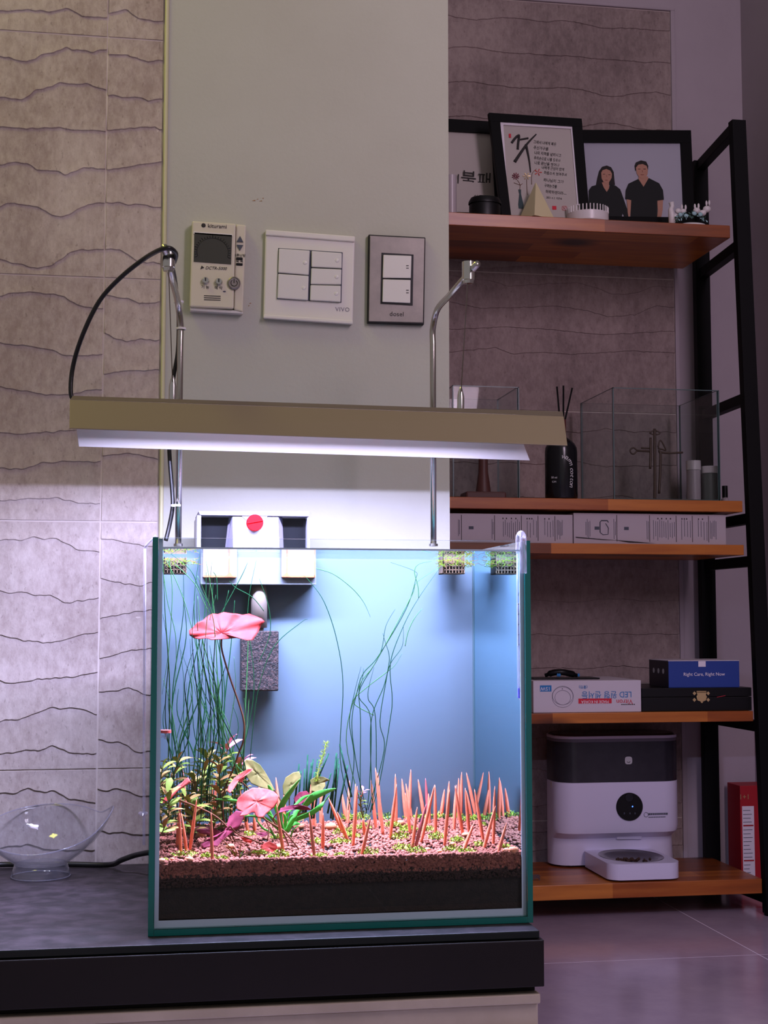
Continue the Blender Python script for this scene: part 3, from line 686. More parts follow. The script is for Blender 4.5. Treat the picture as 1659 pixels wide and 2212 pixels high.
# broad olive leaves behind (sword plant)
sw = thing('olive_sword_plant', soil_at(625, 1790), 'brown-olive broad-leaved plant behind the bright green leaves', 'plant')
for k, (ol, ce, m) in enumerate([
  ([(770,350),(795,305),(850,308),(910,345),(950,400),(985,460),(1010,510),(1035,560),(960,545),(900,525),(840,500),(805,450),(785,385)], (890,420), 'olive'),
  ([(1230,400),(1180,410),(1120,450),(1095,520),(1100,590),(1140,610),(1180,570),(1225,500),(1245,440)], (1165,510), 'olive'),
  ([(1320,470),(1370,440),(1430,445),(1480,470),(1440,480),(1445,520),(1420,555),(1370,570),(1330,560),(1325,510)], (1385,505), 'olive'),
  ([(1185,620),(1230,570),(1290,560),(1320,590),(1290,640),(1240,670),(1200,665)], (1250,615), 'lilyp'),
  ([(1180,780),(1230,740),(1290,730),(1310,760),(1260,800),(1220,810)], (1250,770), 'olive')]):
    px_leaf([c6p(*p) for p in ol], c6p(*ce), 1.60, .35, .001, k+20).build('leaf', m, sw, smooth=True, solid=.0005)
for pth in ([(1020,540),(1080,640),(1130,760),(1150,870)], [(1150,600),(1150,700),(1150,870)], [(1340,560),(1260,680),(1170,860)], [(1230,650),(1190,760),(1160,870)]):
    MB().tube(smooth_path([at(*c6p(*p), 1.6) for p in pth], 4), .0007, 5).build('stem', 'lilystem', sw, smooth=True)
# bright green plant
gp = thing('green_sword_plant', soil_at(612, 1815), 'bright green narrow-leaved plant beside the round pink leaf', 'plant')
for k, (pth, w) in enumerate([([(1110,900),(1070,780),(1090,680),(1160,570),(1240,460)], 26), ([(1120,890),(1200,760),(1330,620),(1420,575),(1530,540)], 30), ([(1140,900),(1200,800),(1330,740),(1430,660),(1480,590)], 20),
  ([(1080,890),(1010,780),(940,700),(740,650),(545,625)], 20), ([(1100,880),(1040,700),(1000,560),(975,510)], 18), ([(1130,880),(1180,760),(1250,710)], 22), ([(1060,880),(980,800),(900,770),(780,765)], 14),
  ([(1150,890),(1190,830),(1240,830)], 16), ([(1120,880),(1130,760),(1190,690),(1260,620),(1330,590)], 18), ([(1090,880),(1050,820),(980,750)], 14), ([(1100,900),(1120,800),(1100,740)], 14),
  ([(1080,990),(1000,900),(930,860),(860,760)], 8), ([(1060,990),(1010,900),(990,850)], 8), ([(1150,980),(1180,880),(1230,840)], 8), ([(1100,980),(1080,880),(1040,800)], 8)]):
    P = smooth_path([at(*c6p(*p), 1.56-.006*i+.01*(k % 3)) for i, p in enumerate(pth)], 5); n = len(P); kk = 1.55/F_PX/3.77
    ww = [w*kk*math.sin(math.pi*min(1, .12+.86*(i/(n-1))**1.3)) if i < n-1 else .0001 for i in range(n)]
    ribbon(P, ww, Vector((.6, -.3, .8)).normalized(), .3).build('leaf', 'green', gp, smooth=True, solid=.0004)
# bushy stem plants at the left
def stem_plant(base, top, Y, n, ll, mats, label, tipm=None, name='stem_plant'):
    b = Vector(at(base[0], base[1], Y)); t = Vector(at(top[0], top[1], Y-.004)); root = thing(name, (b.x, b.y, b.z), label, 'plant', 'leafy stem plants in the aquarium')
    mid = (b+t)/2+Vector((rnd.uniform(-.006, .006), rnd.uniform(-.004, .004), 0)); P = smooth_path([b, mid, t], 6)
    MB().tube(P, .0007, 5).build('stem', 'olive', root, smooth=True)
    protos = []
    for i in range(n):
        u = .15+.85*i/(n-1); c = P[min(int(u*(len(P)-1)), len(P)-1)]; L_ = ll*Y/F_PX*rnd.uniform(.75, 1.2)
        a = i*2.4+rnd.uniform(-.3, .3); el = rnd.uniform(.1, .9)+.4*u
        d = Vector((math.cos(a), math.sin(a)*.55, el)).normalized()
        Q = [c+d*L_*s+Vector((0, 0, -.35*L_*s*s)) for s in (0, .25, .5, .75, 1)]
        Q = [Vector((min(max(q.x, xi0+.003), xi1-.003), min(max(q.y, yi0+.003), yi1-.003), q.z)) for q in Q]
        m = mats[i % len(mats)] if not (tipm and i >= n-5) else tipm
        ribbon(Q, [L_*.04, L_*.12, L_*.15, L_*.10, L_*.005], Vector((-d.y, d.x, .2)).normalized(), .25).build('leaf', m, root, smooth=True)
    return root
SP = [((352,1790),(352,1655),1.52,['leaf2','leaf','leaf'],None),((372,1795),(385,1640),1.56,['leaf','leaf2'],None),((398,1790),(420,1680),1.60,['leaf','leaf2'],None),((350,1800),(362,1710),1.49,['leaf2','leaf'],None),
 ((430,1785),(448,1632),1.58,['leaf','leaf','leaf2'],None),((455,1790),(472,1640),1.55,['leaf','leaf2'],None),((478,1790),(493,1610),1.60,['leaf','olive'],'pinkleaf'),((500,1790),(508,1680),1.62,['leaf2','leaf'],None),((415,1800),(400,1720),1.53,['leaf2','leaf'],None),((375,1760),(345,1690),1.60,['leaf','olive'],None),((465,1800),(440,1700),1.62,['leaf','olive'],None),((520,1760),(520,1650),1.64,['olive','leaf'],'pinkleaf'),
 ((785,1768),(784,1708),1.60,['leaf','olive'],'pinkleaf')]
SPL = ['reddish tips against the left glass','tall pale-green, behind the first pink sticks','mid-height, right of the tall pale one','low, in the left front corner','tall bushy, ending below the lotus leaf','bushy sage-green, left of the pink-tipped stem','tall, topped with bright pink leaves','tan leaves, under the brown lotus stem','low tan one between the left sticks','drooping dark-leaved one at the left glass','shaded olive one behind the left sticks','small pink-topped one beside the lotus stem','small, with pink top among the right-hand ground cover']
for a, l in zip(SP, SPL): stem_plant(a[0], a[1], a[2], 32 if a[0][1]-a[1][1] > 100 else 20, 46 if a[0][0] < 700 else 18, a[3], 'leafy stem plant, '+l, a[4])
tb = thing('yellow_leaf_plant', soil_at(350, 1790), 'flat yellow-green leaf lying at the left glass', 'leaf')
px_leaf([c6p(*p) for p in [(68,870),(85,835),(130,840),(170,865),(225,855),(220,880),(150,900),(90,895)]], c6p(140,868), 1.50, .6, .001, 9).build('leaf', 'moss', tb, smooth=True, solid=.0005)

# rush stubs
ru = thing('cut_rush_clump', soil_at(700, 1775), 'dark green rush stalks cut short, right of the olive leaves', 'plant')
for (a, b) in [((1230,340),(1205,560)),((1245,395),(1225,640)),((1300,265),(1285,600)),((1275,380),(1265,640)),((1345,300),(1300,620)),((1330,330),(1290,640)),((1380,300),(1350,600)),((1355,405),(1340,640)),((1470,255),(1390,440)),((1490,415),(1440,580)),((1535,250),(1530,420)),((1550,295),(1490,600)),((1555,340),(1520,650)),((1560,180),(1625,470)),((1625,350),(1560,660)),((1405,420),(1370,640)),((1532,260),(1500,640))]:
    p, q = at(*c6p(*a), 1.62), at(*c6p(*b), 1.62); dd = (q-p); q2 = q+dd.normalized()*.02; q2.z = max(q2.z, soilz(1.62)-.003)
    MB().tube([p, (p+q)/2, q2], [.0009, .0011, .0012], 6).build('stalk', 'rush', ru, smooth=True)
fs = thing('feathery_stem', soil_at(700, 1770), 'pale yellow-green feathery stem rising behind the cut rush stalks', 'plant')
P = smooth_path([at(*c6p(*p), 1.60) for p in [(1370,480),(1400,340),(1430,260),(1450,170)]], 6); mb = MB(); mb.tube(P, .0005, 4); 
for p in P:
    for _ in range(9): mb.tube([p, p+Vector((rnd.uniform(-.004, .004), rnd.uniform(-.002, .002), rnd.uniform(-.001, .003)))], .0002, 3)
mb.build('stem', 'moss', fs)

# thin grasses
def blade(parent, pts, Y, r, m='blade', dy=0):
    P = smooth_path([at(p[0], p[1], min(max(Y+dy*i, yi0+.004), yi1-.004)) for i, p in enumerate(pts)], 6); n = len(P)
    return MB().tube(P, [r*(1 if i < n*.6 else max(.25, 1-(i/n-.6)*1.8)) for i in range(n)], 5).build('blade', m, parent, smooth=True)
gr = thing('tall_grass_clump', soil_at(420, 1780), 'tall dark green grass filling the left side of the aquarium', 'plant')
for i in range(52):
    bx = 365+175*((i*.618) % 1); tx = bx+rnd.uniform(-70, 55) if i % 3 else bx*.5+rnd.uniform(170, 220); ty = rnd.choice([1210, 1240, 1290, 1340, 1390, 1430, 1480, 1520])+rnd.uniform(-15, 15)
    tx = max(352, tx); sh = rnd.uniform(-20, 20)
    blade(gr, [(bx, 1775), (bx+rnd.uniform(-8, 8), 1680), (bx+(tx-bx)*.35+sh, 1775+(ty-1775)*.5), (bx+(tx-bx)*.7-sh*.6, 1775+(ty-1775)*.8), (tx, ty)], rnd.uniform(1.53, 1.66), rnd.uniform(.0004, .00075), 'blade' if rnd.random() < .75 else 'blade2')
for pts in [[(540,1640),(556,1500),(590,1400),(650,1345),(665,1338)], [(560,1430),(583,1370),(580,1310),(560,1250)], [(475,1330),(500,1285),(524,1240),(535,1215)], [(455,1310),(430,1270),(410,1230),(360,1190)], [(470,1300),(468,1250),(460,1235)], [(570,1320),(545,1290),(510,1270),(495,1255)],
  [(380,1220),(420,1260),(440,1300),(455,1330)], [(350,1215),(362,1300),(380,1380),(378,1500)], [(360,1210),(395,1290),(420,1380),(440,1480)], [(365,1205),(372,1280),(365,1400),(350,1500)]]: blade(gr, pts, 1.58, .00045, 'blade2' if pts[0][1] < 1230 else 'blade')
c5 = lambda a, b: (a/3.95+760, b/3.95+1130)
gm = thing('middle_grass_clump', soil_at(790, 1768), 'loose dark green grass stems rising in the middle of the aquarium', 'plant')
for pts, m in [([(800,1755),(820,1690),(842,1560),c5(345,1500),c5(330,1190),c5(440,880),c5(570,640),c5(760,370)], 'blade'),
 ([(792,1755),(770,1650),(760,1560),c5(50,1420),c5(100,1280),c5(230,1130),c5(460,740),c5(545,480),c5(535,410),c5(330,335)], 'blade'),
 ([(785,1755),(748,1600),c5(60,1400),c5(190,1210),c5(400,830),c5(520,600),c5(560,500),c5(770,365)], 'blade2'),
 ([(805,1750),(800,1600),c5(180,1620),c5(270,1400),c5(330,1200),c5(430,1050),c5(440,870)], 'blade'),
 ([(795,1750),(830,1620),c5(240,1690),c5(300,1300),c5(320,1140),c5(280,1000),c5(265,940)], 'blade'),
 ([(780,1755),(778,1680),c5(75,1690),c5(60,1450),c5(90,1330),c5(100,1240)], 'blade'),
 ([(790,1760),(798,1700),c5(160,1660),c5(60,1450),c5(240,1120),c5(290,880),c5(370,735)], 'blade'),
 ([(800,1755),(812,1680),c5(200,1640),c5(140,1500),c5(150,1380),c5(190,1230)], 'blade'),
 ([c5(190,1640),c5(40,1560),c5(20,1500),c5(130,1400),c5(300,1270),c5(370,1210),c5(430,1110)], 'blade2'),
 ([c5(455,1050),c5(480,930),c5(530,820),c5(600,730)], 'blade2'), ([c5(570,640),c5(565,540),c5(535,415),c5(570,350),c5(680,325)], 'blade2'),
 ([(760,1750),(735,1640),(741,1480),(727,1380),(700,1300),(668,1255),(655,1243)], 'blade'),
 ([(683,1228),(720,1240),(760,1270),(785,1300),(800,1333)], 'blade2'), ([(752,1750),(765,1640),(755,1560),(765,1500),(780,1440)], 'blade')]:
    blade(gm, pts, 1.60, .0005, m)
fg = thing('front_grass_tuft', soil_at(517, 1850), 'small thin-leaved green grass tuft near the front glass', 'plant')
for tx, ty in [(560,930),(590,1000),(680,1000),(760,960),(810,1010),(900,1030),(1010,1020),(700,1060),(850,1090),(560,1110),(640,1080),(940,1060)]:
    a, b = c6p(740, 1115), c6p(tx, ty); P = smooth_path([at(a[0], a[1], 1.475), at((a[0]+b[0])/2, (a[1]+b[1])/2-5, 1.473), at(b[0], b[1], 1.47)], 5); n = len(P)
    ribbon(P, [.0010*(1-i/n) for i in range(n)], Vector((.5, -.5, .5)).normalized()).build('blade', 'leaf' if tx % 20 else 'leaf2', fg, smooth=True)

# hanging baskets with moss
def basket(px0, px1, py0, py1, Y, label, greens):
    a, b = at(px0, py0, Y), at(px1, py1, Y); t = thing('planter_basket', ((a.x+b.x)/2, Y, b.z), label, 'planter', 'mesh planters hung at the water line')
    w = b.x-a.x; mb = MB(); d = min(w, yi1-.003-Y)
    for x in (a.x, b.x-.001): mb.box(x, x+.001, Y, Y+d, b.z, a.z)
    mb.box(a.x, b.x, Y+d-.001, Y+d, b.z, a.z); mb.box(a.x, b.x, Y, Y+d, b.z, b.z+.001)
    for k in range(7): mb.box(a.x+w*k/7, a.x+w*k/7+.0008, Y, Y+.001, b.z, a.z)
    for k in range(4): mb.box(a.x, b.x, Y, Y+.001, b.z+(a.z-b.z)*k/4, b.z+(a.z-b.z)*k/4+.0008)
    mb.build('basket', 'basket', t)
    pts = [(rnd.uniform(a.x+.002, b.x-.002), rnd.uniform(Y+.002, Y+d-.002), rnd.uniform(b.z+.002, b.z+(a.z-b.z)*.7)) for _ in range(220)]
    pellets(pts, [rnd.uniform(.0008, .0018) for _ in pts], 'gravel_filling', 'soil', t)
    mb = MB()
    for _ in range(greens):
        c = Vector((rnd.uniform(a.x-.005, b.x+.012), rnd.uniform(Y-.003, Y+d*.6), rnd.uniform(a.z-.008, a.z-.0005))); e = c+Vector((rnd.uniform(-.008, .008), rnd.uniform(-.003, .002), rnd.uniform(-.005, .003)))
        e.z = min(e.z, zw-.001); mb.mi(0 if rnd.random() < .6 else 1).tube([c, (c+e)/2+Vector((0, 0, -.001)), e], .0003, 3)
    mb.build('moss_and_roots', ['mossd', 'rootd'], t, kind='stuff')
    return t
basket(957, 1004, 1206, 1240, 1.64, 'mesh planter with moss and roots at the right back of the aquarium', 170)
basket(354, 403, 1203, 1240, 1.60, 'mesh planter with grass roots in the upper left corner of the aquarium', 90)
# suction cup at left glass
cp = at(358, 1580, 1.50); sc_ = thing('suction_cup_holder', (xi0+.001, 1.50, cp.z), 'small clear holder with pink-red disc on the left glass', 'holder')
MB().lathe([(0,.0015),(.0056,.0015),(.0056,-.0015),(0,-.0015)], cp, 20).build('disc', 'lily', sc_, smooth='auto'); MB().tube([cp+Vector((0,0,-.001)), cp+Vector((0,0,-.008))], .0014, 8).build('clear_stem', 'thermo', sc_, smooth=True)
MB().tube([cp+Vector((0,0,-.005)), Vector((xi0+.0002, cp.y, cp.z-.006))], .0012, 8).build('clear_arm', 'thermo', sc_, smooth=True)

# thermometer hanging on the front rim at the right
th = thing('thermometer', at(1121, 1514, YT+.012), 'glass stick thermometer with blue liquid hooked over the rim at right', 'thermometer')
yT = YT+g+.0065
tp, bt = at(1122, 1300, yT), at(1120, 1512, yT); xt = tp.x
top = at(1122, 1166, yT)
MB().tube([Vector((xt, yT, bt.z)), Vector((xt, yT, bt.z+.003)), Vector((xt, yT, top.z-.055)), Vector((xt, yT, top.z-.012))], [.0014, .0030, .0030, .0030], 14).build('glass_tube', 'thermo', th, smooth=True)
hk = [Vector((xt, yT, top.z-.014)), Vector((xt, yT, top.z+.001)), Vector((xt, yT-.003, top.z+.0045)), Vector((xt, YT+.003, top.z+.0058)), Vector((xt, YT-.003, top.z+.003)), Vector((xt, YT-.0045, top.z-.004)), Vector((xt, YT-.0045, top.z-.036))]
MB().tube(smooth_path(hk, 5), .0035, 14).build('hook', 'milkpink' if 'milkpink' in M else 'thermo', th, smooth=True)
MB().box(xt-.0016, xt+.0016, yT-.0012, yT-.0006, bt.z+.010, Z(1120, 1395, yT)).build('capillary_card', 'milk', th)
MB().box(xt-.0024, xt+.0024, yT-.0014, yT-.0008, Z(1120, 1395, yT), Z(1120, 1303, yT)).build('scale_card', 'milk', th)
mb = MB()
for k in range(41):
    z = Z(1120, 1305, yT)+(Z(1120, 1393, yT)-Z(1120, 1305, yT))*k/40; w = .0020 if k % 10 == 0 else (.0016 if k % 5 == 0 else .0010)
    mb.box(xt-.0006, xt-.0006+w, yT-.0017, yT-.0015, z-.00013, z+.00013)
mb.build('scale_marks', 'ink', th)
for k, s_ in enumerate(['40', '30', '20', '10', '0']): text(s_, (xt-.0015, yT-.0018, Z(1120, 1305+22*k, yT)), .0018, 'ink', th)
text('1/1', (xt, yT-.0032, Z(1120, 1284, yT)), .0042, 'ink', th, name='lettering'); text('C', (xt, yT-.0032, Z(1120, 1295, yT)), .0036, 'ink', th)
MB().tube([Vector((xt, yT, bt.z+.002)), Vector((xt, yT, bt.z+.012)), Vector((xt, yT, bt.z+.0135))], [.0022, .0022, .0004], 12).build('blue_bulb', 'blueliq', th, smooth='auto')

# clear tube outside the left glass
ct = thing('glass_pipe', at(313, 1825, 1.50), 'thin clear pipe hanging outside the left glass', 'pipe')
MB().tube([at(313, 1185, 1.52), at(312, 1400, 1.52), at(311, 1825, 1.52)], .0016, 10).build('pipe', 'tube', ct, smooth=True)
MB().tube(smooth_path([at(313, 1186, 1.52), at(317, 1178, 1.52), Vector((xl+.004, 1.52, zr+.006))], 5), .0014, 8).build('bend', 'tube', ct, smooth=True)
MB().lathe([(.0026,0),(.0050,.002),(.0050,.003),(.0030,.0045)], at(309, 1762, 1.52), 18).build('collar', 'tube', ct, smooth='auto')

# ------------------------------------------------------------------ hang-on filter
YF = YK+.004
ff = thing('hang_on_filter', at(551, 1262, YK), 'white hang-on filter with red round knob on the back rim of the aquarium', 'filter')
def fx(px, y=1180, Y=YF): return X(px, y, Y)
def fz(py, Y=YF): return Z(551, py, Y)
Yo = YF
MB().hexa([at(432,1113,Yo), at(669,1116,Yo), at(669,1104,Yo), at(428,1104,Yo)], [at(432,1113,Yo)+Vector((0,.11,0)), at(669,1116,Yo)+Vector((0,.11,0)), at(669,1104,Yo)+Vector((0,.11,0)), at(428,1104,Yo)+Vector((0,.11,0))]).build('lid', 'filterl', ff, bevel=.001)
MB().box(fx(425), fx(434), Yo+.001, Yo+.10, fz(1200), fz(1114)).build('side_wall', 'filterw', ff, bevel=.001); MB().box(fx(664), fx(670), Yo+.001, Yo+.10, fz(1200), fz(1116)).build('side_wall', 'filterw', ff, bevel=.001)
MB().box(fx(434), fx(664), Yo+.02, Yo+.024, fz(1200), fz(1116)).build('smoked_window', 'smoke', ff)
cz = Yo-.0
mb = MB().prism([at(502,1116,cz), at(602,1117,cz), at(605,1195,cz), at(503,1195,cz)], (0, .019, 0)); mb.build('front_panel', 'filterw', ff, bevel=.001)
MB().hexa([at(487,1195,cz+.018), at(503,1195,cz), at(502,1117,cz), at(500,1117,cz+.018)], [at(485,1195,cz+.019), at(503,1195,cz+.002), at(502,1117,cz+.002), at(494,1117,cz+.019)]).build('panel_cheek', 'filterl', ff)
MB().hexa([at(605,1195,cz), at(611,1195,cz+.018), at(606,1117,cz+.018), at(602,1117,cz)], [at(605,1195,cz+.002), at(613,1195,cz+.019), at(610,1117,cz+.019), at(602,1117,cz+.002)]).build('panel_cheek', 'filterl', ff)
MB().prism([at(523,1115,Yo-.002), at(535,1127,Yo-.002), at(566,1127,Yo-.002), at(578,1115,Yo-.002)], (0, .004, 0)).build('lid_tab', 'filterl', ff)
kc = at(551, 1129, Yo-.010); kr = 18*Yo/F_PX
kn = MB().lathe([(0,.0),(kr*.93,.0),(kr,-.001),(kr,-.008),(0,-.008)], kc, 32, axis='y').build('knob', 'red', ff, smooth='auto')
MB().tube([kc+Vector((-kr*.9, -.0008, -kr*.1)), kc+Vector((kr*.9, -.0008, kr*.25))], .0007, 6).build('knob_ridge', 'red', kn)
# outlets inside the tank, under the water
M['outlet'] = mat('outlet_plastic', (104,106,110), .5)
Yi = yi1-.030
def ib(a, b, c, d, y0, y1, m, nm, lb=None, bev=.0005): return MB().box(X(a, c, Yi), X(b, c, Yi), y0, y1, Z(a, d, Yi), Z(a, c, Yi)).build(nm, m, ff, bevel=bev, label=lb)
ib(434, 684, 1194, 1262, Yi+.004, yi1-.001, 'outlet', 'outlet_body')
ib(438, 512, 1196, 1247, Yi, Yi+.0035, 'cloudy', 'outlet_window', 'rust-stained cloudy window')
ib(608, 682, 1196, 1247, Yi, Yi+.0035, 'cloudy', 'outlet_window', 'rust-stained cloudy window')
M['outlet'] = mat('outlet_plastic', (104,106,110), .5)
M['rust'] = mat('rust_stain', (170,84,44), .6)
for a, b, c, d in ((440,510,1243,1247),(494,496,1206,1247),(610,680,1243,1247),(619,621,1205,1247),(679,681,1210,1247)): ib(a, b, c, d, Yi-.0006, Yi-.0001, 'rust', 'stain', None, 0)
for q, s_ in ((494,1),(617,1)):
    MB().prism([at(q-9,1246,Yi-.0008), at(q+10,1246,Yi-.0008), at(q+3,1236,Yi-.0008)], (0,.0004,0)).build('stain', 'rust', ff)
MB().box(X(434,1300,YK+.02), X(672,1300,YK+.02), YK+.006, YK+.10, Z(500,1396,YK+.02), Z(500,1200,YK+.02)).build('reservoir', 'filterbody', ff, bevel=.006)
pv = at(560, 1300, YK-.02)
MB().lathe([(.0001,.022),(.008,.018),(.0095,.008),(.0095,-.03),(.0001,-.031)], (pv.x, yi1-.012, pv.z), 20).build('intake_pipe', 'cloudy', ff, smooth=True)
MB().tube([(pv.x, yi1-.012, pv.z-.028), (pv.x, yi1-.012, Z(560,1375,Yi))], .0055, 12).build('intake_tube', 'cloudy', ff, smooth=True)
Ys = yi1-.028
MB().box(X(521,1420,Ys), X(602,1420,Ys), Ys, Ys+.024, Z(560,1493,Ys), Z(560,1363,Ys)).build('intake_sponge', 'sponge', ff, bevel=.0015, label='dark coarse block sponge')
MB().tube(smooth_path([at(585,1396,YK+.03), at(578,1520,YK+.03), at(590,1620,YK+.03), at(570,1760,YK+.04)], 5), .003, 8).build('power_cord', 'filterbody', ff, smooth=True)
for px in (975,):
    MB().tube([at(px, 1195, YK+.006), at(px, 1312, YK+.006)], .003, 8).build('hanger_rod', 'filterbody', aq, smooth=True)

# ------------------------------------------------------------------ lamp
Lt = thing('aquarium_lamp', at(690, 960, 1.57), 'long khaki hanging lamp with glowing white reflector above the aquarium', 'lamp')
fl_, fr_ = at(150, 925, 1.49), at(1226, 962, 1.52)          # front flap, lower corners
ftl, ftr = at(151, 863, 1.515), at(1218, 899, 1.545)          # front flap, upper corners
rl, rrg = at(170, 965, 1.645), at(1145, 995, 1.655)
rl = Vector((fl_.x+.001, 1.640, fl_.z)); rrg = Vector((fr_.x-.001, 1.670, fr_.z))
rl = at(170, 965, 1.64); rrg = at(1145, 995, 1.672)
rtl = Vector((ftl.x, 1.610, ftl.z)); rtr = Vector((ftr.x-.03, 1.640, ftr.z))
def sheet(a, b, c, d, t, m, nm, bev=.0006, mats=None):
    a, b, c, d = map(Vector, (a, b, c, d)); n = (b-a).cross(d-a).normalized()*t
    return MB().hexa([a, b, c, d], [a-n, b-n, c-n, d-n], mats).build(nm, m, Lt, bevel=bev)
sheet(fl_, fr_, ftr, ftl, .0012, ['housing','reflector'], 'front_flap', .0005, [0,1,0,0,0,0])
sheet(rl, rrg, rtr, rtl, .0012, ['reflector','housing'], 'rear_flap', .0005, [0,1,0,0,0,0])
ttl, ttr = at(157, 855, 1.53), at(1216, 889, 1.56)
tbl, tbr = Vector((ttl.x, 1.60, ttl.z)), Vector((ttr.x, 1.63, ttr.z))
MB().hexa([ftl, ftr, ttr, ttl], [rtl, rtr, tbr, tbl]).build('ridge', 'housing2', Lt, bevel=.0008)
d0 = Vector((0,0,-.018)); d1 = Vector((0,0,-.0035))
a1, a2, a3, a4 = ftl.lerp(rtl,.05)+Vector((.03,0,0))+d0, ftr.lerp(rtr,.05)-Vector((.05,0,0))+d0, ftr.lerp(rtr,.55)-Vector((.05,0,0))+d0, ftl.lerp(rtl,.55)+Vector((.03,0,0))+d0
MB().hexa([a1+d1, a2+d1, a2, a1], [a4+d1, a3+d1, a3, a4]).build('led_board', 'led', Lt)
lc = (a1+a2+a3+a4)/4+d1*1.3
la = area('led_light', lc, lc+Vector((0,0,-1)), (a2-a1).length, .022, 17.0, (.59,.59,1.0), 180)
ang = math.atan2((a2-a1).y, (a2-a1).x); sl = math.atan2((a2-a1).z, (a2-a1).x)
la.rotation_euler = (0, -sl, ang); la.location = lc-Vector((0,.006,.002))
MB().hexa([a1+Vector((0,.004,0)), a2+Vector((0,.004,0)), ftr+Vector((-.05,.012,-.001)), ftl+Vector((.03,.012,-.001))], [a4-Vector((0,.004,0)), a3-Vector((0,.004,0)), a3-d0-Vector((0,.004,.001)), a4-d0-Vector((0,.004,.001))]).build('led_heat_sink', 'housing2', Lt)
lb_ = area('led_down_fill', la.location, la.location+Vector((0,0,-1)), .38, .02, 5.2, (.66,.63,1.0), 84); lb_.rotation_euler = la.rotation_euler  # added narrow fill under the board, brightens the lower part of the tank
# stands: two bent steel tubes with wire grips
YP = YK+.016
def stand(label, foot, bend, bend2, tip, Ytip, grip, wb_, ws):
    a, b = at(*foot, YP), at(*bend, YP); t = thing('lamp_stand', (a.x, a.y, a.z), label, 'stand', 'bent steel lamp stands')
    a = Vector((b.x, YP, a.z)); tp_ = at(*tip, Ytip); b2 = at(*bend2, YP-.02)
    P = [a]+smooth_path([b+Vector((0,0,-.02)), b, b2, b2.lerp(tp_, .3)], 5)+[tp_]
    MB().tube(P, .0038, 12).build('pole', 'steel', t, smooth=True)
    MB().tube([a.lerp(b, .0)+Vector((0,0,0)), a+Vector((0,0,.003))], .0055, 12).build('foot_clamp', 'steel', t, smooth='auto')
    g_ = at(*grip, Ytip+.02)
    MB().lathe([(.0001,-.0125),(.0055,-.012),(.0065,-.0085),(.0072,-.0080),(.0072,.0125),(.0001,.0130)], g_, 20).build('wire_grip', 'chrome', t, smooth='auto')
    w0 = at(*ws, Ytip+.02); w1 = at(*wb_, 1.575)
    MB().tube([w0, w1], .0006, 6).build('wire', 'wire', t)
    MB().lathe([(.0007,.018),(.0022,.015),(.0042,.006),(.0042,-.014),(.0001,-.014)], w1+Vector((0,0,-.004)), 16).build('wire_fitting', 'chrome', t, smooth='auto')
    return t
sL = stand('left bent steel lamp stand, wound with the black cable', (381,1180), (390,700), (384,652), (355,534), 1.50, (364,562), (373,838), (364,575))
sR = stand('right bent steel lamp stand with bare tube end', (938,1180), (935,710), (945,668), (1031,570), 1.50, (1012,590), (995,862), (1010,614))
for p in ((386,652),(391,710),(380,1092)):
    MB().lathe([(.0048,-.0012),(.0060,-.0012),(.0060,.0012),(.0048,.0012),(.0048,-.0012)], at(p[0], p[1], YP-.0005), 16).build('zip_tie', 'zip', sL, smooth='auto')
pc = smooth_path([at(166,872,1.60), at(153,850,1.60), at(158,790,1.60), at(180,720,1.58), at(215,650,1.57), at(260,600,1.55), at(310,560,1.53), at(345,540,1.50), at(366,536,1.495), at(380,548,1.51), at(376,566,1.53), at(372,575,1.56), at(377,600,1.60), at(382,640,1.68), at(386,690,YP+.006), at(384,760,YP+.008), at(374,820,YP+.010), at(366,900,YP+.010), at(366,980,YP+.010), at(372,1060,YP+.010), at(373,1095,YP+.008), at(366,1135,YP+.008), at(358,1168,YP+.006)], 5)
tagp(MB().tube(pc, .0026, 10).build('power_cable', 'cabletop', smooth=True), 'black lamp cable looping from the lamp end over the left stand', 'cable')
cc = smooth_path([atz(-120,1878,zt+.004), atz(0,1868,zt+.004), atz(60,1868,zt+.004), atz(148,1867,zt+.004), atz(235,1868,zt+.004), at(262,1858,1.80), at(290,1848,1.79), at(318,1842,1.77), at(345,1838,1.765)], 5)
tagp(MB().tube(cc, .0034, 10).build('floor_cable', 'cabletop', smooth=True), 'black cable lying along the wall behind the clear bowl', 'cable')

# ------------------------------------------------------------------ clear bowl on the cabinet
bc = atz(88, 1893, zt); bc.z = zt; kk = bc.y/F_PX
bw = thing('clear_bowl', bc, 'clear plastic bowl with slanted pouring rim on the dark cabinet', 'bowl')
rows = []
def rimh(a):   # rim: high at the back, lowest at the front left, drawn up into a lip at the right
    base = 95+36*math.sin(a)+8*math.cos(a)
    return base+36*math.exp(-((a)/.30)**2)
N_ = 64
prof = [(50, 26), (62, 34), (84, 50), (106, 72), (121, 96), (129, 118), (133, 140), (136, 165)]
for t in [i/14 for i in range(15)]:
    row = []
    for k in range(N_):
        a = 2*math.pi*k/N_; a = a if a <= math.pi else a-2*math.pi
        h = 26+(rimh(a)-26)*t
        r = 50
        for (r0, h0), (r1, h1) in zip(prof, prof[1:]):
            if h0 <= h <= h1: r = r0+(r1-r0)*(h-h0)/(h1-h0); break
            r = r1
        r += 14*math.exp(-(a/.28)**2)*t*t
        row.append((bc.x+r*kk*math.cos(a), bc.y+r*kk*math.sin(a), zt+h*kk))
    rows.append(row)
rows = [[(bc.x, bc.y, zt+26*kk)]*N_]+rows
MB().grid(rows, True).build('bowl', 'acrylic', bw, smooth=True, solid=.0013)
MB().lathe([(60*kk, 0), (60*kk, 2*kk), (57*kk, 12*kk), (52*kk, 27*kk)], bc+Vector((0,0,.0004)), 48).build('foot_ring', 'acrylic', bw, smooth=True, solid=.0012)
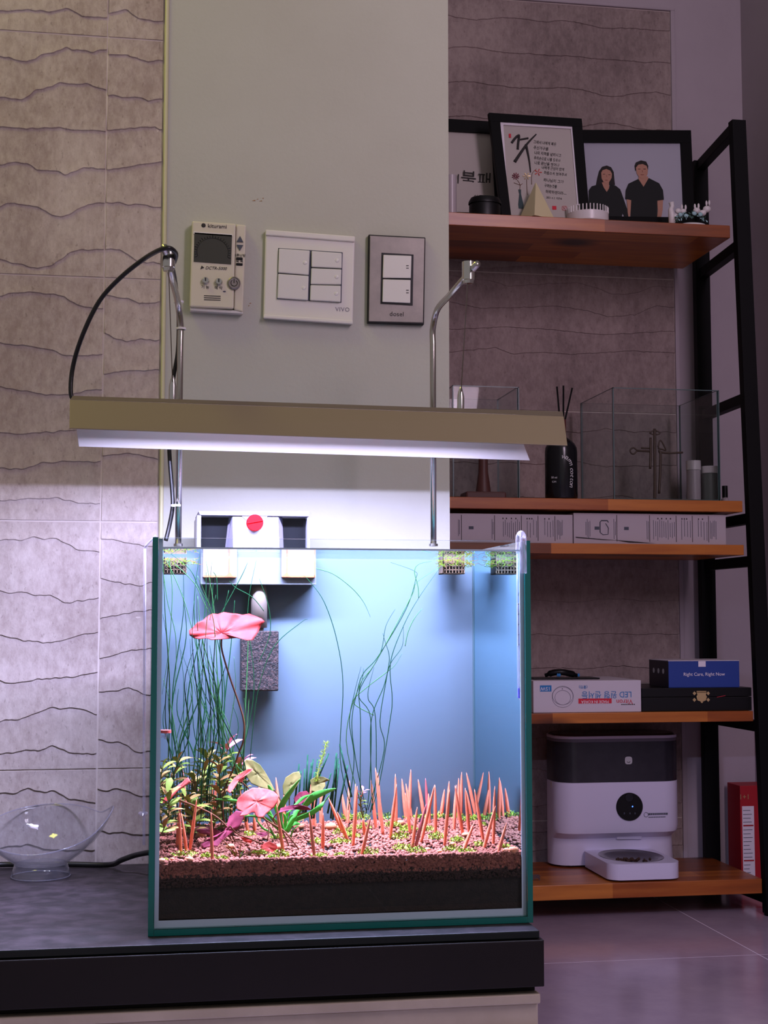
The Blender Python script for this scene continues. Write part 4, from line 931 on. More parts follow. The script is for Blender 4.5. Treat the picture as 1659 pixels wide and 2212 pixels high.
# bright rims so that the edge of the plastic catches the light
MB().tube([Vector(p) for p in rows[-1]]+[Vector(rows[-1][0])], .0008, 6, False).build('rim', 'tube', bw, smooth=True)
MB().tube([bc+Vector((60*kk*math.cos(2*math.pi*k/40), 60*kk*math.sin(2*math.pi*k/40), .0008)) for k in range(41)], .0007, 6, False).build('foot_rim', 'tube', bw, smooth=True)

# ------------------------------------------------------------------ wall controls
def wx(px, py, d=0): return at(px, py, YW-.0015-d)
def wquad(tl, tr, br, bl, d0, d1): # slab standing off the wall between two depths
    P = [wx(*bl, d1), wx(*br, d1), wx(*tr, d1), wx(*tl, d1)]
    return P, [Vector((p.x, YW-.0015-d0, p.z)) for p in P]
c3 = lambda a, b: (a/2.552+330, b/2.552+460)
ts = thing('thermostat', wx(468, 676), 'cream boiler thermostat with grey screen and three round knobs', 'thermostat')
MB().hexa(*wquad(c3(217,43), c3(458,58), c3(446,528), c3(203,517), 0, .016)).build('body', 'cream', ts, bevel=.002)
MB().hexa(*wquad(c3(459,60), c3(515,66), c3(497,548), c3(447,532), 0, .013)).build('side_panel', 'cream', ts, bevel=.002)
MB().hexa(*wquad(c3(205,518), c3(498,540), c3(497,556), c3(206,538), 0, .011)).build('base_plate', 'white', ts, bevel=.001)
MB().hexa(*wquad(c3(224,101), c3(440,116), c3(440,130), c3(224,115), .016, .0168)).build('screen_brow', 'white', ts)
MB().hexa(*wquad(c3(230,108), c3(437,122), c3(432,283), c3(226,268), .0155, .0168)).build('screen', 'lcd', ts)
mb = MB(); ctr = wx(*c3(330,215), .017)
for k in range(25):
    a = R(-20+220*k/24); r0, r1 = .0215, (.0235 if k % 4 else .0248)
    p = ctr+Vector((math.cos(a)*r0, 0, math.sin(a)*r0*.9)); q = ctr+Vector((math.cos(a)*r1, 0, math.sin(a)*r1*.9)); mb.tube([p, q], .0004, 4)
mb.tube([ctr+Vector((math.cos(R(-20+220*k/40))*.0205, 0, math.sin(R(-20+220*k/40))*.0205*.9)) for k in range(41)], .00025, 4)
mb.build('dial_scale', 'black', ts)
MB().prism([wx(*c3(462,160),.0132), wx(*c3(499,162),.0132), wx(*c3(481,128),.0132)], (0,-.0012,0)).build('up_button', 'inkblue', ts)
MB().prism([wx(*c3(462,176),.0132), wx(*c3(499,178),.0132), wx(*c3(480,209),.0132)], (0,-.0012,0)).build('down_button', 'inkblue', ts)
for y in (251, 282): MB().hexa(*wquad(c3(460,y-8), c3(497,y-6), c3(496,y+8), c3(459,y+6), .012, .0145)).build('button', 'black', ts, bevel=.001)
for (x, y, r) in ((290,375,22),(363,381,22)):
    c = wx(*c3(x,y), .0161); kr2 = r/2.552*1.86/F_PX
    k_ = MB().lathe([(0,.005),(kr2*.72,.005),(kr2*.76,.002),(kr2*.86,.0015),(kr2,.0),(kr2,-.001)], c, 28, axis='y').build('knob', 'chrome', ts, smooth='auto')
    MB().box(c.x-.0008, c.x+.0008, c.y-.0058, c.y-.005, c.z-.001, c.z+kr2*.6).build('pointer', 'ink', k_)
c = wx(*c3(448,388), .0161); kr2 = 36/2.552*1.86/F_PX
k_ = MB().lathe([(0,.002),(kr2*.8,.002),(kr2*.84,.003),(kr2,.002),(kr2,-.003)], c, 32, axis='y').build('power_button', 'alu', ts, smooth='auto')
MB().tube([c+Vector((.0042*math.sin(R(a)), -.0026, .0042*math.cos(R(a)))) for a in range(40, 330, 15)], .0004, 4).build('power_symbol', 'ink', k_); MB().box(c.x-.0004, c.x+.0004, c.y-.0029, c.y-.0022, c.z, c.z+.0052).build('power_symbol', 'ink', k_)
for y in (457, 468, 479): MB().hexa(*wquad(c3(283,y-3), c3(375,y), c3(373,y+4), c3(281,y+1), .0155, .0163)).build('speaker_slot', 'black', ts)
tw = dict(tilt=(0, 0))
text('● kiturami', wx(*c3(337,73), .0163), .0075, 'ink', ts); text('▶ DCTR-5000', wx(*c3(334,305), .0163), .0056, 'ink', ts, shear=.3)
text('기 능', wx(*c3(289,410), .0163), .0050, 'ink', ts); text('예 약', wx(*c3(362,414), .0163), .0050, 'ink', ts)
text('빠른난방', wx(*c3(478,235), .0134), .0045, 'ink', ts); text('목 욕', wx(*c3(479,267), .0134), .0045, 'ink', ts)
MB().ball(wx(*c3(395,433), .0163), .0014, 8, 1.5, .3, .7).build('indicator', 'inkblue', ts, smooth=True)

sw1 = thing('light_switch', wx(668, 698), 'wide white wall plate with five rocker switches, between thermostat and grey switch', 'switch')
MB().hexa(*wquad(c3(622,90), c3(1116,128), c3(1104,614), c3(609,580), 0, .007)).build('wall_plate', 'white', sw1, bevel=.0025, segs=3)
MB().hexa(*wquad(c3(622,90), c3(1116,128), c3(1115,160), c3(621,122), .006, .0095)).build('plate_lip', 'white', sw1, bevel=.0015)
MB().hexa(*wquad(c3(611,558), c3(1105,592), c3(1104,614), c3(609,580), .006, .0095)).build('plate_lip', 'white', sw1, bevel=.0015)
MB().hexa(*wquad(c3(692,193), c3(1047,217), c3(1040,495), c3(685,474), .0062, .0075)).build('switch_frame', 'inkblue', sw1)
for a, b, c, d in (((696,195),(866,207),(860,342),(692,328)), ((692,334),(860,346),(856,481),(687,469)), ((876,208),(1043,220),(1042,305),(875,297)), ((874,303),(1041,310),(1038,395),(871,392)), ((870,396),(1038,400),(1036,491),(867,481))):
    r_ = MB().hexa(*wquad(c3(*a), c3(*b), c3(*c), c3(*d), .0075, .011)).build('rocker', 'rocker', sw1, bevel=.0012)
    mx_, my_ = b[0]-27, (b[1]+c[1])/2
    MB().ball(wx(*c3(mx_, my_), .0109), .0030, 12, 1, .25, 1).build('bump', 'rocker', r_, smooth=True)
text('VIVO', wx(*c3(1046,533), .0072), .008, 'filterl', sw1, spacing=1.1)

sw2 = thing('light_switch', wx(856, 700), 'narrow grey metal switch plate with two white rockers in a black frame', 'switch')
MB().hexa(*wquad(c3(1190,118), c3(1504,134), c3(1496,616), c3(1184,606), 0, .0075)).build('back_plate', 'black', sw2, bevel=.001)
MB().hexa(*wquad(c3(1197,124), c3(1500,139), c3(1491,606), c3(1190,598), .007, .009)).build('wall_plate', 'alu', sw2, bevel=.0008)
MB().hexa(*wquad(c3(1262,219), c3(1438,229), c3(1433,510), c3(1256,500), .0088, .0098)).build('switch_frame', 'black', sw2)
for a, b, c, d in (((1272,230),(1427,236),(1423,359),(1268,357)), ((1269,365),(1422,369),(1420,497),(1266,490))):
    r_ = MB().hexa(*wquad(c3(*a), c3(*b), c3(*c), c3(*d), .0096, .0125)).build('rocker', 'rocker', sw2, bevel=.0008)
    for q in (-7, 7): MB().hexa(*wquad(c3(1397, (b[1]+c[1])/2+q-2), c3(1411, (b[1]+c[1])/2+q-2), c3(1411, (b[1]+c[1])/2+q+2), c3(1397, (b[1]+c[1])/2+q+2), .0122, .0128)).build('mark', 'ink', r_)
text('dosel', wx(*c3(1345,558), .0092), .0088, 'ink', sw2, spacing=1.05)
# scuffs on the pillar
mb = MB()
for (px, py, w, h) in ((548,433,8,2.5),(556,430,4,2),(563,434,7,2),(568,428,3,3),(540,655,5,2),(537,660,3,3)):
    p = wx(px, py, .0001); k = 1.86/F_PX; mb.prism([p+Vector((-w/2*k,0,-h/2*k)), p+Vector((w/2*k,0,-h/3*k)), p+Vector((w/3*k,0,h/2*k))], (0,-.0003,0))
mb.build('scuff_marks', 'leaf2', pil)

# ------------------------------------------------------------------ shelf unit
YS0, YS1 = 2.80, 3.07
sh = thing('shelf_unit', (X(1290,1900,2.9), 2.93, 0), 'black metal shelf unit with five orange-brown wooden boards beside the pillar', 'shelf')
xl_s = xr-.12
BO = [(487,520,1575,463),(1082,1106,1602,1072),(1177,1199,1605,1171),(1536,1558,1625,1533),(1898,1930,1644,1915)]
bz = []
for k, (yt, yb, xe, _) in enumerate(BO):
    z1 = Z(xe, yt, YS0); z0 = Z(xe, yb, YS0)
    if k == 0: z0 = z1-.027
    if k == 4: z0 = Z(xe, 1930, YS0); z1 = Z(xe, 1898, YS0)
    bz.append((z0, z1))
    MB().box(xl_s, X(xe+2, yt, YS0), YS0, YS1, z0, z1).build('board', 'wood', sh, bevel=.0012)
def bar(p, q, w, d, nm='rail', m='blackmetal'):
    """square steel tube from p to q; w wide in x, d deep in y"""
    return MB().hexa([p+Vector((-w/2,-d/2,0)), p+Vector((w/2,-d/2,0)), q+Vector((w/2,-d/2,0)), q+Vector((-w/2,-d/2,0))], [p+Vector((-w/2,d/2,0)), p+Vector((w/2,d/2,0)), q+Vector((w/2,d/2,0)), q+Vector((-w/2,d/2,0))]).build(nm, m, sh, bevel=.001)
ft, fb = at(1592, 262, YS0), at(1668, 2012, YS0); fb.z = .004
bt_, bb_ = at(1514, 330, YS1), at(1535, 1950, YS1); bt_.z = ft.z; bb_.z = .004; 
bt_.x = X(1514,560,YS1); bb_.x = X(1535,1700,YS1)
bar(fb, ft, .031, .022, 'post'); bar(bb_, bt_, .034, .022, 'post')
lp = Vector((xl_s-.02, 0, 0))
bar(Vector((xl_s-.018, YS0, .004)), Vector((xl_s-.018, YS0, ft.z)), .031, .022, 'post'); bar(Vector((xl_s-.018, YS1, .004)), Vector((xl_s-.018, YS1, ft.z)), .031, .022, 'post')
def xat(z, a, b): return a.x+(b.x-a.x)*(z-a.z)/(b.z-a.z)
for z in [ft.z-.012]+[b[0]-.012 for b in bz]+[Z(1590, 858, YS0)]:
    xf, xb = xat(z, fb, ft), xat(z, bb_, bt_)
    MB().hexa([(xf-.010, YS0+.011, z-.011), (xf+.010, YS0+.011, z-.011), (xf+.010, YS0+.011, z+.011), (xf-.010, YS0+.011, z+.011)], [(xb-.010, YS1-.011, z-.011), (xb+.010, YS1-.011, z-.011), (xb+.010, YS1-.011, z+.011), (xb-.010, YS1-.011, z+.011)]).build('rail', 'blackmetal', sh, bevel=.001)
    MB().box(xl_s-.028, xl_s-.008, YS0+.011, YS1-.011, z-.011, z+.011).build('rail', 'blackmetal', sh, bevel=.001)
for p in (fb, bb_): MB().lathe([(.016,-.003),(.016,.006),(0.0001,.006)], p+Vector((0,0,0)), 16).build('foot', 'black', sh)

# ---- framed pictures on the top board
zt0 = bz[0][1]+.0004
def bil(C4, u, v): # tl tr br bl
    tl, tr, br, bl = C4; return (tl.lerp(tr, u)).lerp(bl.lerp(br, u), v)
def framed(label, cs, bw_, Yb, Yt_, inner, mat_in, thick=.014, lip=None, cat='picture'):
    tl, tr, br, bl = cs; C = [at(*tl, Yt_), at(*tr, Yt_), at(*br, Yb), at(*bl, Yb)]
    dz = zt0-min(C[2].z, C[3].z)
    C[2] = C[2]+(C[1]-C[2]).normalized()*max(0, zt0-C[2].z); C[3] = C[3]+(C[0]-C[3]).normalized()*max(0, zt0-C[3].z)
    t = thing('picture_frame', ((C[2].x+C[3].x)/2, Yb, zt0), label, cat, 'framed pictures on the top shelf')
    n = Vector((0, .999, .02)).normalized()*thick
    u0, v0 = bw_
    def seg(a, b, c, d): 
        P = [bil(C,*d), bil(C,*c), bil(C,*b), bil(C,*a)]; return MB().hexa(P, [p+n for p in P]).build('frame_bar', 'blackmetal', t, bevel=.0008)
    seg((0,0),(1,0),(1,v0),(0,v0)); seg((0,1-v0*.8),(1,1-v0*.8),(1,1),(0,1)); seg((0,v0),(u0,v0),(u0,1-v0*.8),(0,1-v0*.8)); seg((1-u0,v0),(1,v0),(1,1-v0*.8),(1-u0,1-v0*.8))
    q = n*.5; P = [bil(C,u0*.9,1-v0*.7)+q, bil(C,1-u0*.9,1-v0*.7)+q, bil(C,1-u0*.9,v0*.9)+q, bil(C,u0*.9,v0*.9)+q]
    MB().hexa(P, [p+n*.4 for p in P]).build('print', mat_in, t)
    return t, C, n
def on_plane(C, px, py, lift):
    """point where the line of sight meets the leaning picture, lifted off it"""
    nn = (C[1]-C[0]).cross(C[3]-C[0]).normalized()
    if nn.y > 0: nn = -nn
    o = Vector((0,0,CZ)); d = ray(px, py); P0 = C[0]+Vector((0,.007,0))+nn*lift
    return o+d*((P0-o).dot(nn)/d.dot(nn))
fA, CA, nA = framed('black framed brush lettering on white, leftmost, half hidden by the pillar', [(900,252),(1078,263),(1092,482),(905,478)], (.10,.12), 2.93, 2.985, None, 'paper')
fC, CC, nC = framed('black framed photograph of a couple in black shirts, rightmost', [(1236,280),(1493,281),(1502,492),(1246,488)], (.09,.13), 2.90, 2.965, None, 'printbg')
fB, CB, nB = framed('black framed calligraphy sheet with painted flowers, standing in front', [(1056,243),(1257,256),(1276,490),(1086,484)], (.108,.078), 2.85, 2.91, None, 'paper')
# white inner mat of the calligraphy frame
c1b = lambda a, b: (a/5.352+970, b/5.352+260)
c2b = lambda a, b: (a/5.352+1250, b/5.352+280)
def flat(C, pts, m, nm, par, lift=.001, th=.0003):
    P = [on_plane(C, *p, lift) for p in pts]; return MB().prism(P, (0, -th, 0)).build(nm, m, par)
def stroke(C, pts, w, m, nm, par, lift=.0014):
    P = smooth_path([on_plane(C, *p, lift) for p in pts], 4); k = 2.9/F_PX; ws = w if isinstance(w, list) else [w]*2
    n = len(P); return MB().tube(P, [.5*k*(ws[0]+(ws[-1]-ws[0])*i/(n-1)) for i in range(n)], 5).build(nm, m, par)
for pts in ([(590,5),(1445,65),(1410,100),(625,55)], [(590,5),(625,55),(690,1100),(665,1100)], [(1445,65),(1522,985),(1480,985),(1405,105)]):
    flat(CB, [c1b(*p) for p in pts], 'paperw', 'mount', fB, .001, .002)
for pts, w in [([(725,260),(770,200),(810,175),(800,260),(795,335)], [6,6]), ([(800,225),(860,215),(915,205)], [4,5]), ([(1008,160),(930,240),(860,330),(760,480)], [3,8]), ([(890,280),(910,370),(930,480),(943,600)], [7,3])]:
    stroke(CB, [c1b(*p) for p in pts], w, 'ink', 'brush_stroke', fB)
LINES = [(975,250,'그에서 나에게 복은',1265),(975,315,'주신거구를',1165),(985,375,'나의 지역을 넓히시고',1325),(980,435,'주의손으로 나를 도우사',1315),(985,490,'나로 환난을 벗어나',1300),(1070,545,'나에게 근심이 없게',1355),(1095,605,'하옵소서 보여주셔',1385),(1090,690,'하나님이 그가',1345),(1100,755,'구하는것을',1260),(1115,825,'허락하셨더라—',1375),(1125,890,'2021. 4. 2  이은숙',1335)]
for a, y, s_, b in LINES:
    p = on_plane(CB, *c1b(a, y+(b-a)*0), .0013); wd = (b-a)/5.352*2.9/F_PX; fs_ = .0088 if y < 880 else .006
    o = text(s_, p, fs_, 'ink', fB, align='LEFT', tilt=(0,0), shear=.1)
    w_est = sum(.92 if ord(ch) > 255 else (.28 if ch == ' ' else .5) for ch in s_)*fs_
    o.scale = (wd/w_est, 1, 1); o.rotation_euler.y = R(3.5)
for (x, y, m, ang) in ((770,645,'lilyp',9),(897,645,'brass',6),(1030,600,'lily',5)):
    for k in range(ang):
        a = 2*math.pi*k/ang; stroke(CB, [c1b(x+8*math.cos(a), y+8*math.sin(a)), c1b(x+42*math.cos(a), y+38*math.sin(a))], [1.2,2.6], m, 'painted_petal', fB)
for pts in ([(790,690),(820,740),(818,800)], [(898,680),(900,760),(905,860)], [(1010,560),(960,620),(955,740)], [(750,720),(820,745),(850,730)]): stroke(CB, [c1b(*p) for p in pts], [1,1], 'lilystem', 'painted_stem', fB)
flat(CB, [c1b(*p) for p in [(800,800),(832,800),(832,850),(860,970),(860,1020),(805,1020),(800,970),(812,850)]], 'filterbody', 'painted_vase', fB)
flat(CB, [c1b(*p) for p in [(690,155),(715,155),(717,200),(692,200)]], 'pred', 'seal_mark', fB); flat(CB, [c1b(*p) for p in [(1192,990),(1240,990),(1242,1032),(1195,1032)]], 'pred', 'seal_mark', fB)
for pts in ([(1308,995),(1355,995),(1357,1035),(1310,1035),(1308,995)], [(1315,1000),(1350,1030)], [(1350,1000),(1315,1030)]): stroke(CB, [c1b(*p) for p in pts], [.8,.8], 'pred', 'seal_mark', fB)
# brush lettering in the left frame
for s_, (x, y), sz in (('불', (225,690), .040), ('패', (410,700), .036), ('의', (60,700), .030)):
    p = on_plane(CA, *c1b(x, y), .0013); text(s_, p, sz, 'ink', fA, tilt=(0,0)).rotation_euler.y = R(3)
for s_, (x, y), sz in (('이중수', (370,895), .012),): text(s_, on_plane(CA, *c1b(x, y), .0013), sz, 'ink', fA)
# photograph of two people: flat print
flat(CC, [c2b(*p) for p in [(200,640),(215,560),(235,480),(270,430),(325,415),(375,435),(405,490),(412,570),(420,640),(360,640),(280,640)]], 'hair', 'printed_hair', fC, .0010)
flat(CC, [c2b(*p) for p in [(268,610),(350,600),(352,690),(325,720),(285,670)]], 'skin', 'printed_neck', fC, .0014)
flat(CC, [c2b(*p) for p in [(260,500),(275,470),(320,455),(365,475),(385,510),(380,560),(350,610),(322,628),(290,610),(265,565)]], 'skin', 'printed_face', fC, .0018)
flat(CC, [c2b(*p) for p in [(118,700),(150,655),(210,640),(270,620),(290,670),(325,722),(350,680),(365,630),(430,650),(480,690),(520,800),(560,920),(575,1010),(540,1020),(510,960),(490,1045),(130,1040),(120,900)]], 'shirt', 'printed_shirt', fC, .0022)
flat(CC, [c2b(*p) for p in [(645,420),(660,380),(720,355),(780,370),(805,420),(800,470),(780,470),(665,470),(655,480)]], 'hair', 'printed_hair', fC, .0010)
flat(CC, [c2b(*p) for p in [(690,550),(800,540),(810,600),(750,665),(695,600)]], 'skin', 'printed_neck', fC, .0012)
flat(CC, [c2b(*p) for p in [(662,440),(690,405),(740,398),(785,420),(800,470),(795,520),(770,558),(735,566),(700,550),(672,510)]], 'skin', 'printed_face', fC, .0016)
flat(CC, [c2b(*p) for p in [(555,800),(608,810),(600,940),(590,1045),(570,1045),(565,930)]], 'skin', 'printed_arm', fC, .0015); flat(CC, [c2b(*p) for p in [(905,810),(975,810),(970,930),(945,1060),(900,1060),(915,930)]], 'skin', 'printed_arm', fC, .0015)
flat(CC, [c2b(*p) for p in [(540,800),(545,700),(575,625),(690,570),(750,662),(810,560),(930,620),(975,700),(985,810),(910,820),(905,1060),(600,1050),(610,815)]], 'shirt', 'printed_shirt', fC, .0022)
for x, y, w in ((293,515,12),(355,522,12),(700,455,13),(762,455,13)): stroke(CC, [c2b(x-w, y), c2b(x+w, y)], [1.2,1.2], 'hair', 'printed_eye', fC, .0024)
for x, y, w in ((322,582,14),(735,520,18)): stroke(CC, [c2b(x-w, y), c2b(x, y+3), c2b(x+w, y)], [1.2,1.2], 'lips', 'printed_mouth', fC, .0024)
for x, y in ((322,545),(735,488)): stroke(CC, [c2b(x, y-18), c2b(x+4, y+4)], [.9,.9], 'lips', 'printed_nose', fC, .0024)

# ---- small things on the top board
def px2w(w, Y): return w*Y/F_PX
c = at(975, 470, 2.87)
tagp(MB().lathe([(0.0001,0),(px2w(12,2.87),0),(px2w(12,2.87),px2w(105,2.87)),(px2w(10.5,2.87),px2w(105,2.87)),(px2w(10.5,2.87),px2w(55,2.87)),(.0001,px2w(55,2.87))], (c.x, 2.87, zt0), 24).build('candle_jar', 'candle', smooth='auto'), 'pale candle glass beside the pillar on the top shelf', 'candle')
c = at(1044, 470, 2.86); w = px2w(36, 2.86)
bk = thing('black_case', (c.x, 2.86, zt0), 'round black lidded case on the top shelf left of the calligraphy frame', 'case')
MB().lathe([(.0001,0),(w,0),(w,px2w(30,2.86)),(w*.97,px2w(34,2.86)),(.0001,px2w(34,2.86))], (c.x, 2.845, zt0), 32, 1, .8).build('body', 'black', bk, smooth='auto')
MB().lathe([(w*1.04,0),(w*1.04,px2w(5,2.86)),(w*.9,px2w(14,2.86)),(.0001,px2w(17,2.86))], (c.x, 2.845, zt0+px2w(34,2.86)+.0003), 32, 1, .8).build('lid', 'black', bk, smooth='auto')
c = at(1160, 472, 2.825); s_ = px2w(30, 2.825); ap = at(1161, 394, 2.83)
tagp(MB().mi(0).hexa([(c.x-s_,2.825-.022,zt0),(c.x+s_,2.825-.022,zt0),(ap.x+.0008,2.833,ap.z),(ap.x-.0008,2.833,ap.z)], [(c.x-s_,2.825+.03,zt0),(c.x+s_,2.825+.03,zt0),(ap.x+.0008,2.835,ap.z),(ap.x-.0008,2.835,ap.z)]).build('pyramid_ornament', 'beige'), 'beige pyramid ornament in front of the calligraphy frame', 'ornament').rotation_euler.z = R(25)
c = at(1273, 474, 2.84); w = px2w(48, 2.84); hh = Z(1273, 446, 2.82)-zt0
rb = thing('ribbed_bowl', (c.x, 2.852, zt0), 'white bowl with a comb-toothed rim on the top shelf', 'bowl')
MB().lathe([(.0001,0),(w*.92,0),(w,.004),(w,hh*.72),(w*.96,hh*.72),(w*.9,.006),(.0001,.006)], (c.x, 2.852, zt0), 40).build('body', 'ceramic', rb, smooth='auto')
for k in range(36):
    a = 2*math.pi*k/36; p = Vector((c.x+w*.98*math.cos(a), 2.852+w*.98*math.sin(a), zt0+hh*.7)); MB().tube([p, p+Vector((0,0,hh*.3+.004))], .0013, 5).build('tooth', 'ceramic', rb)
fg2 = thing('rabbit_figurine', (X(1490,478,2.84), 2.84, zt0), 'white ceramic figures with rabbit ears around a small flower wreath, top shelf right', 'figurine')
kx = 2.84/F_PX
def P3(px, py, Y=2.84): return at(px, py, Y)
base_ = P3(1490, 481); 
MB().lathe([(.0001,0),(34*kx,0),(38*kx,.004),(30*kx,.009),(.0001,.010)], (base_.x+.006, 2.84, zt0), 28, 1, .7).build('dish', 'ceramic', fg2, smooth=True)
MB().tube([Vector((P3(1451,470).x,2.84,zt0)), P3(1451,465), P3(1449,452), P3(1452,446), P3(1450,437)], [.007,.0075,.0055,.005,.0055], 12).build('tall_figure', 'ceramic', fg2, smooth=True)
for (x, y, r) in ((1465,456,7),(1476,457,7),(1505,455,8),(1527,452,9),(1518,460,8),(1458,468,8)):
    MB().ball(P3(x, y), r*kx, 12, 1.1, .9, .9).build('body', 'ceramic', fg2, smooth=True)
for (x, y) in ((1473,447),(1481,448),(1501,446),(1509,445),(1526,439),(1532,438)): MB().ball(P3(x, y), 5.5*kx, 10, .5, .4, 1.2).build('ear', 'ceramic', fg2, smooth=True)
mb = MB()
for k in range(90):
    a = rnd.uniform(0, math.pi); p = P3(1491+30*math.cos(a)+rnd.uniform(-3,3), 476-12*math.sin(a)+rnd.uniform(-3,3), 2.832+rnd.uniform(-.004,.004)); d = Vector((rnd.uniform(-1,1),rnd.uniform(-1,1),rnd.uniform(-1,1))).normalized()*.005
    mb.mi(rnd.choice([0,0,1])).poly([p, p+d+Vector((.0015,0,.001)), p+d*1.6, p+d-Vector((.001,0,.0015))])
mb.build('wreath', ['wreath','petal'], fg2, kind='stuff')
for (x, y) in ((1470,464),(1482,466),(1500,461),(1513,463)): MB().ball(P3(x, y, 2.828), 6*kx, 8, 1, .5, .8, .15).build('blossom', 'petal', fg2, smooth=True)

# ---- second board
z2 = bz[1][1]+.0004
def glassbox(px0, px1, pyt, Y0, Y1, label):
    x0, x1 = X(px0, 1070, Y0), X(px1, 1070, Y0); z1 = Z((px0+px1)/2, pyt, Y0); t = thing('glass_tank', ((x0+x1)/2, (Y0+Y1)/2, z2), label, 'glass box'); e = .004
    MB().box(x0, x1, Y0, Y0+e, z2, z1, [0,0,1,1,1,1]).build('front_pane', ['dglass','dedge'], t); MB().box(x0, x1, Y1-e, Y1, z2, z1, [0,0,1,1,1,1]).build('back_pane', ['dglass','dedge'], t)
    for a in (x0, x1-e): MB().box(a, a+e, Y0+e+.0002, Y1-e-.0002, z2, z1, [1,1,1,0,1,0]).build('side_pane', ['dglass','dedge'], t)
    MB().box(x0+e+.0002, x1-e-.0002, Y0+e+.0002, Y1-e-.0002, z2, z2+e, [1,1,0,1,0,1]).build('bottom_pane', ['dglass','dedge'], t)
    for a in (x0, x1-.0022):
        MB().box(a, a+.0022, Y0-.0004, Y0-.0001, z2, z1).build('seam', 'dedge', t)
    MB().box(x0, x1, Y0-.0004, Y0-.0001, z1-.002, z1).build('seam', 'dedge', t)
    return t, x0, x1, z1
g1 = glassbox(1326, 1557, 840, 2.825, 3.05, 'large empty glass tank on the second board holding a bronze cross')
g2 = glassbox(978, 1123, 834, 2.86, 3.04, 'small glass tank behind the lamp on the second board')
yc = 2.93; zin = z2+.0045
pd = thing('wooden_pedestal', (X(1046,1070,yc), yc, zin), 'red-brown wooden pedestal inside the small glass tank', 'ornament')
MB().box(X(1000,1070,yc), X(1087,1070,yc), yc-.03, yc+.03, zin, zin+px2w(17,yc)).build('base', 'amber', pd, bevel=.004)
q = X(1044,1050,yc); MB().lathe([(px2w(17,yc),0),(px2w(16,yc),px2w(10,yc)),(px2w(11,yc),px2w(45,yc)),(px2w(10,yc),px2w(95,yc)),(.0001,px2w(95,yc))], (q, yc, zin+px2w(17,yc)+.0002), 20).build('column', 'amber', pd, smooth='auto')
# reed diffuser
yd = 2.83; xd = X(1212, 1000, yd)
rd = thing('reed_diffuser', (xd, yd, z2), 'black reed diffuser bottle lettered warm cotton, with three black reeds', 'diffuser')
rw = px2w(36.5, yd); u = yd/F_PX
MB().lathe([(.0001,0),(rw*.95,0),(rw,.003),(rw,106*u),(rw*.97,116*u),(rw*.85,125*u),(rw*.6,134*u),(rw*.3,141*u),(rw*.28,150*u),(.0001,150*u)], (xd, yd, z2), 40).build('bottle', 'smoke', rd, smooth=True)
MB().lathe([(12*u,0),(12*u,30*u),(6*u,31*u),(.0001,31*u)], (xd, yd, z2+150*u+.0002), 20).build('cap', 'amber', rd, smooth='auto')
for a, b in (((1208,893),(1203,835)),((1217,893),(1217,833)),((1221,905),(1236,838))):
    p, q = at(*a, yd), at(*b, yd-.002); p2 = p+(p-q).normalized()*.03; MB().tube([p2, q], .0019, 6).build('reed', 'black', rd)
import itertools
def curved_text(s, pts, size, par, cx, cyy, rad):
    P = smooth_path([Vector((p[0], p[1], 0)) for p in pts], 8); Ls = [0]
    for i in range(1, len(P)): Ls.append(Ls[-1]+(P[i]-P[i-1]).length)
    for k, ch in enumerate(s):
        if ch == ' ': continue
        d = Ls[-1]*(k+.5)/len(s); i = next(i for i in range(1, len(P)) if Ls[i] >= d); t = (d-Ls[i-1])/(Ls[i]-Ls[i-1]); p = P[i-1].lerp(P[i], t); tg = P[i]-P[i-1]; an = math.atan2(-tg.y, tg.x)
        w_ = at(p.x, p.y, cyy-rad); off = w_.x-cx; off = max(-rad*.96, min(rad*.96, off)); yy = cyy-math.sqrt(rad*rad-off*off)-.0006; w2 = at(p.x, p.y, yy)
        o = text(ch, (cx+off, yy, w2.z), size, 'labelw', par, rot=an, shear=.2)
        o.rotation_euler = (Matrix.Rotation(math.asin(off/rad), 4, 'Z') @ Matrix.Rotation(R(90), 4, 'X') @ Matrix.Rotation(an, 4, 'Z')).to_euler()
c4 = lambda a, b: (a/2.373+960, b/2.373+800)
curved_text('warm cotton', [c4(603,440), c4(630,448), c4(650,475), c4(656,515), c4(655,560), c4(652,600)], .0150, rd, xd, yd, rw)
for s_, y, sz in (('50 ml',548,.0055),('C/M',570,.005)): text(s_, at(*c4(567, y), yd-rw-.0008)+Vector((.0,.006,0)), sz, 'labelw', rd)
# bronze cross sculpture (inside the large tank)
yx = 2.93
cr = thing('bronze_cross', (X(1414,1078,yx), yx, zin), 'thin bronze cross figure standing inside the large glass tank', 'sculpture')
def br(pts, w, nm='bar'): 
    P = smooth_path([at(*c4(*p), yx) for p in pts], 4); P = [Vector((p.x, p.y, max(p.z, zin+.001))) for p in P]; return MB().tube(P, px2w(w/2/2.373, yx), 8).build(nm, 'bronze', cr, smooth=True)
br([(1078,300),(1078,420),(1079,560),(1078,668)], 17, 'central_post'); br([(1057,345),(1057,430),(1054,505)], 14, 'arm_bar'); br([(1098,415),(1108,425),(1106,520),(1100,632)], 14, 'leg_bar')
br([(985,412),(1060,415)], 12, 'cross_bar'); br([(1008,398),(1055,400)], 9, 'cross_bar'); br([(1100,420),(1160,424),(1222,421)], 11, 'cross_bar'); br([(1095,395),(1108,358),(1135,408),(1118,405),(1095,400)], 9, 'arm_loop')
br([(988,412),(970,397),(953,408),(958,425),(972,428),(988,412)], 9, 'loop'); br([(1052,322),(1078,308),(1106,322),(1078,330),(1052,322)], 8, 'hat')
